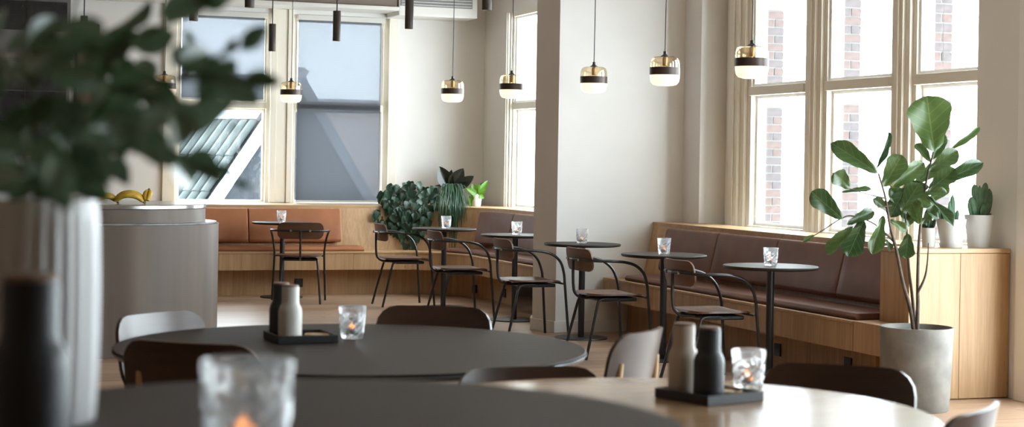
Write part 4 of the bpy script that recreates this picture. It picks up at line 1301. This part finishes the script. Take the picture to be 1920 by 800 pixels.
sm = thing('small_leafy_plant', 'small leafy plant in the white pot behind the fig stems', 'plant', tuple(p_small))
si_ = Matrix.Translation(-p_small)
for k in range(12):
    a = random.uniform(0, 6.28); l = random.uniform(.04, .09)
    b0 = p_small + Vector((random.uniform(-.02, .02), random.uniform(-.02, .02), random.uniform(0, .04)))
    put_leaf('vine', sm, b0, b0 + Vector((math.cos(a) * l * .6, math.sin(a) * l * .6, l * .8)), 0.03, TOCAM(b0), si_)

# plants on the ledge of the corner bench
def vine_plant(px, py, label):
    t_, w_ = ray(px, py)
    Z = 17.32 / (CA - t_ * SA); x_, y_ = cw(t_ * Z, Z)
    t = thing('trailing_vine', label, 'plant', (x_, y_, ZLEDGE + 0.001))
    inv = Matrix.Translation((-x_, -y_, -ZLEDGE - 0.001))
    MB().lathe([(0.0, 0.0), (0.08, 0.0), (0.105, 0.16), (0.098, 0.16), (0.09, 0.14), (0.0, 0.14)], 32).build('pot', M['terra'], t, smooth=40)
    # leaves heaped over the pot, then vines falling over the ledge front
    for k in range(150):
        u = random.random(); ppx = 716 + 104 * (0.5 + 0.5 * (2 * u - 1))
        top = 338 + 10 * abs((ppx - 765) / 50) ** 2
        ppy = random.uniform(top, 402 if 735 < ppx < 812 else 388)
        hang = ppy > 374
        dep = Z - (random.uniform(0.36, 0.44) if hang else random.uniform(-0.08, 0.26))
        b0 = D(ppx, ppy, dep)
        a = random.uniform(-0.9, 0.9); l = random.uniform(.065, .105)
        put_leaf('vine', t, b0, b0 + Vector((math.sin(a) * l, -0.02, -l * math.cos(a) * .9)), l * random.uniform(.8, 1.0),
                 TOCAM(b0) + Vector((random.uniform(-.9, .9), random.uniform(-.5, .5), random.uniform(-.2, .9))), inv)
    for (vx, y1) in ((745, 440), (758, 455), (770, 470), (778, 452), (789, 436), (800, 425), (733, 420), (712, 412), (766, 430), (752, 425)):
        pts = [D(vx + 4, 372, Z - .1), D(vx, 386, Z - .36), D(vx + 2, (390 + y1) / 2, Z - .40), D(vx - 1, y1, Z - .42)]
        MB().tube([inv @ q for q in spline(pts, 4)], 0.003, 5).build('vine_stem', M['twig'], t, smooth=60)
        yv = 392
        while yv < y1 + 4:
            b0 = D(vx + random.uniform(-9, 9), yv, Z - random.uniform(.38, .46))
            l = random.uniform(.068, .10) * (1.0 if yv < y1 - 12 else 0.75)
            put_leaf('vine', t, b0, b0 + Vector((random.uniform(-.04, .04), -0.01, -l)), l * .85, TOCAM(b0) + Vector((random.uniform(-.6, .6), 0, random.uniform(-.1, .5))), inv)
            yv += random.uniform(3.2, 6)
    return Z
Zv = vine_plant(768, 386, 'dark trailing vine spilling over the corner bench ledge')

def strand_plant(px, py, label):
    t_, w_ = ray(px, py)
    Z = 17.25 / (CA - t_ * SA); x_, y_ = cw(t_ * Z, Z)
    t = thing('grassy_trailing_plant', label, 'plant', (x_, y_, ZLEDGE + 0.001))
    inv = Matrix.Translation((-x_, -y_, -ZLEDGE - 0.001))
    MB().lathe([(0.0, 0.0), (0.065, 0.0), (0.085, 0.15), (0.08, 0.15), (0.072, 0.13), (0.0, 0.13)], 32).build('pot', M['potgloss'], t, smooth=40)
    m = MB()
    for k in range(150):
        ex = random.gauss(848, 16); ex = max(808, min(884, ex))
        long_ = random.random()
        ey = random.uniform(395, 440) if long_ < .75 else random.uniform(440, 478)
        if abs(ex - 848) > 26: ey = min(ey, 415)
        top = D(848 + (ex - 848) * .5 + random.uniform(-5, 5), random.uniform(344, 356), Z - random.uniform(.0, .2))
        pts = [D(847 + random.uniform(-8, 8), 362, Z), top, D(848 + (ex - 848) * .9, 382, Z - random.uniform(.50, .56)), D(ex, ey, Z - random.uniform(.54, .62))]
        q = [inv @ v for v in spline(pts, 4)]
        m.tube(q, [0.0055 * (1 - .6 * i / (len(q) - 1)) for i in range(len(q))], 4)
    m.build('strands', M['strand'], t, smooth=60)['kind'] = 'stuff'
    return Z
strand_plant(848, 387, 'grass-like plant hanging in long strands over the oak ledge')

rb = thing('rubber_plant', 'rubber plant with broad dark leaves behind the hanging strands', 'plant', (0, 0, 0))
t_, w_ = ray(848, 380); Z = 17.55 / (CA - t_ * SA); x_, y_ = cw(t_ * Z, Z)
rb.location = (x_, y_, ZLEDGE + 0.001); ri = Matrix.Translation(-Vector(rb.location))
MB().lathe([(0.0, 0.0), (0.07, 0.0), (0.09, 0.14), (0.083, 0.14), (0.078, 0.12), (0.0, 0.12)], 28).build('pot', M['terra'], rb, smooth=40)
MB().tube([(0, 0, 0.10), (0.0, 0, 0.22)], 0.008, 6).build('stem', M['bark'], rb, smooth=60)
for b, tp, w, ln in (((842, 352), (824, 312), 28, 0), ((844, 350), (869, 316), 28, .2), ((858, 352), (888, 330), 20, -.2), ((850, 350), (882, 342), 12, .6), ((838, 354), (816, 348), 12, .3), ((846, 352), (846, 318), 16, -.5)):
    B, T = D(b[0], b[1], Z), D(tp[0], tp[1], Z - .05)
    put_leaf('rubber', rb, B, T, w * Z / FPX, TOCAM(B) + rightv * ln, ri)

pp = pot_at(893, 387.5, 17.10, 0.062, 0.046, 0.130, 'small glossy white pot on the ledge near the corner', 'potgloss')
po = thing('pothos', 'bright green pothos in the small white pot', 'plant', tuple(pp)); pi_ = Matrix.Translation(-pp)
Zp = pp.x * SA + pp.y * CA
for b, tp, w in (((893, 365), (876, 352), 13), ((893, 363), (886, 344), 14), ((896, 362), (903, 342), 13), ((898, 364), (915, 338), 15), ((895, 364), (912, 352), 11), ((890, 366), (870, 348), 7), ((900, 366), (908, 372), 9), ((885, 366), (878, 384), 10), ((894, 360), (898, 346), 13), ((888, 362), (879, 360), 10), ((880, 370), (884, 388), 8)):
    B, T = D(b[0], b[1], Zp - random.uniform(0, .07)), D(tp[0], tp[1], Zp - random.uniform(0, .10))
    put_leaf('pothos', po, B, T, w * Zp / FPX, TOCAM(B) + Vector((random.uniform(-.4, .4), 0, .4)), pi_)
    MB().tube([(0, 0, 0), (pi_ @ B)], 0.003, 5).build('leaf_stalk', M['twig'], po, smooth=60)

# vase with leafy branches in the foreground
VX, VZ = -0.570, 2.05
x_, y_ = cw(VX, VZ)
vz = thing('ribbed_vase', 'blurred white ribbed vase at the left picture edge', 'vase', (x_, y_, 1.0402))
prv = [(0.0, 0.0), (0.068, 0.0), (0.071, 0.004)] + [(0.072 + 0.003 * math.sin(math.pi * k / 10), 0.004 + 0.262 * k / 10) for k in range(1, 11)] + [(0.071, 0.268), (0.066, 0.266), (0.064, 0.24), (0.062, 0.02), (0.0, 0.018)]
MB().lathe(prv, 168, mod=lambda a, z: 1 + (0.022 * math.cos(28 * a) if 0.003 < z < 0.262 else 0)).build('body', M['vase'], vz, smooth=70)
br = thing('leafy_branches', 'blurred grey-green leafy branches filling the upper left, in the white vase', 'plant', (x_, y_, 1.30))
bi = Matrix.Translation((-x_, -y_, -1.30))
mouth = Vector((x_, y_, 1.27))
BR = [[(90, 320, 2.0), (150, 230, 1.9), (230, 170, 1.8), (330, 150, 1.75), (430, 150, 1.7), (515, 150, 1.7)],
      [(80, 330, 2.0), (120, 240, 1.95), (170, 150, 1.9), (250, 80, 1.85), (340, 30, 1.85), (420, -30, 1.85)],
      [(110, 335, 2.0), (200, 290, 1.9), (290, 275, 1.85), (360, 300, 1.8), (440, 335, 1.8)],
      [(70, 330, 2.0), (60, 220, 1.9), (40, 100, 1.8), (60, -40, 1.8)],
      [(85, 330, 2.05), (110, 220, 2.05), (120, 100, 2.1), (150, -30, 2.1)],
      [(60, 335, 2.0), (10, 240, 1.9), (-60, 150, 1.8)],
      [(240, 165, 1.8), (330, 190, 1.75), (400, 195, 1.75)],
      [(330, 150, 1.75), (400, 110, 1.72), (470, 80, 1.72)]]
for q in BR:
    pts = [D(a, b, c) for a, b, c in q]
    if q[0][1] > 300: pts = [mouth - Vector((0, 0, .1)), mouth] + pts
    sp_ = [bi @ v for v in spline(pts, 4)]
    MB().tube(sp_, [0.0042 * (1 - .6 * i / (len(sp_) - 1)) for i in range(len(sp_))], 6).build('branch', M['twig'], br, smooth=60)
LV = [((320, 95), (425, 140), 55, 1.75), ((370, 190), (445, 105), 62, 1.72), ((400, 150), (490, 190), 60, 1.70), ((455, 150), (528, 152), 42, 1.70),
      ((455, 95), (500, 45), 40, 1.72), ((345, 240), (430, 190), 62, 1.75), ((318, 290), (372, 350), 62, 1.80), ((355, 285), (412, 335), 52, 1.80),
      ((395, 315), (440, 328), 28, 1.80), ((440, 340), (470, 352), 16, 1.80), ((340, 60), (372, 90), 22, 1.8), ((430, 105), (445, 62), 24, 1.72),
      ((300, 30), (400, -5), 60, 1.85), ((380, 10), (440, -30), 50, 1.85), ((432, 225), (440, 248), 12, 1.75), ((270, 150), (340, 230), 66, 1.75),
      ((230, 250), (330, 285), 70, 1.85), ((180, 300), (240, 335), 60, 1.9), ((120, 320), (200, 368), 66, 1.9), ((20, 310), (100, 365), 66, 1.85), ((-40, 300), (30, 362), 66, 1.9), ((50, 285), (125, 350), 66, 1.8), ((130, 280), (185, 345), 60, 1.85), ((60, 330), (20, 372), 50, 1.8), ((290, 190), (370, 240), 66, 1.65), ((330, 120), (400, 95), 52, 1.65),
      ((180, 110), (260, 60), 66, 1.85), ((250, 90), (330, 60), 58, 1.85), ((200, 180), (300, 150), 72, 1.8), ((210, 200), (280, 270), 70, 1.75)]
for b, tp, w, zd in LV:
    B, T = D(b[0], b[1], zd), D(tp[0], tp[1], zd + random.uniform(-.06, .06))
    put_leaf('euca', br, B, T, w * zd / FPX, TOCAM(B) + Vector((random.uniform(-.5, .5), 0, random.uniform(.0, .8))), bi)
cnt = 0
while cnt < 88:
    ppx, ppy = random.uniform(-40, 330), random.uniform(-20, 350)
    if ((ppx - 110) / 215) ** 2 + ((ppy - 215) / 175) ** 2 > 1: continue
    if ppx > 170 and (ppy < 50 or ppy > 265): continue
    zd = random.uniform(1.5, 2.2)
    a = random.uniform(0, 6.28); l = random.uniform(60, 105)
    B, T = D(ppx, ppy, zd), D(ppx + math.cos(a) * l, ppy + math.sin(a) * l * .8, zd + random.uniform(-.1, .1))
    put_leaf('euca', br, B, T, l * .62 * zd / FPX, TOCAM(B) + Vector((random.uniform(-.8, .8), random.uniform(-.3, .3), random.uniform(-.3, .9))), bi)
    cnt += 1
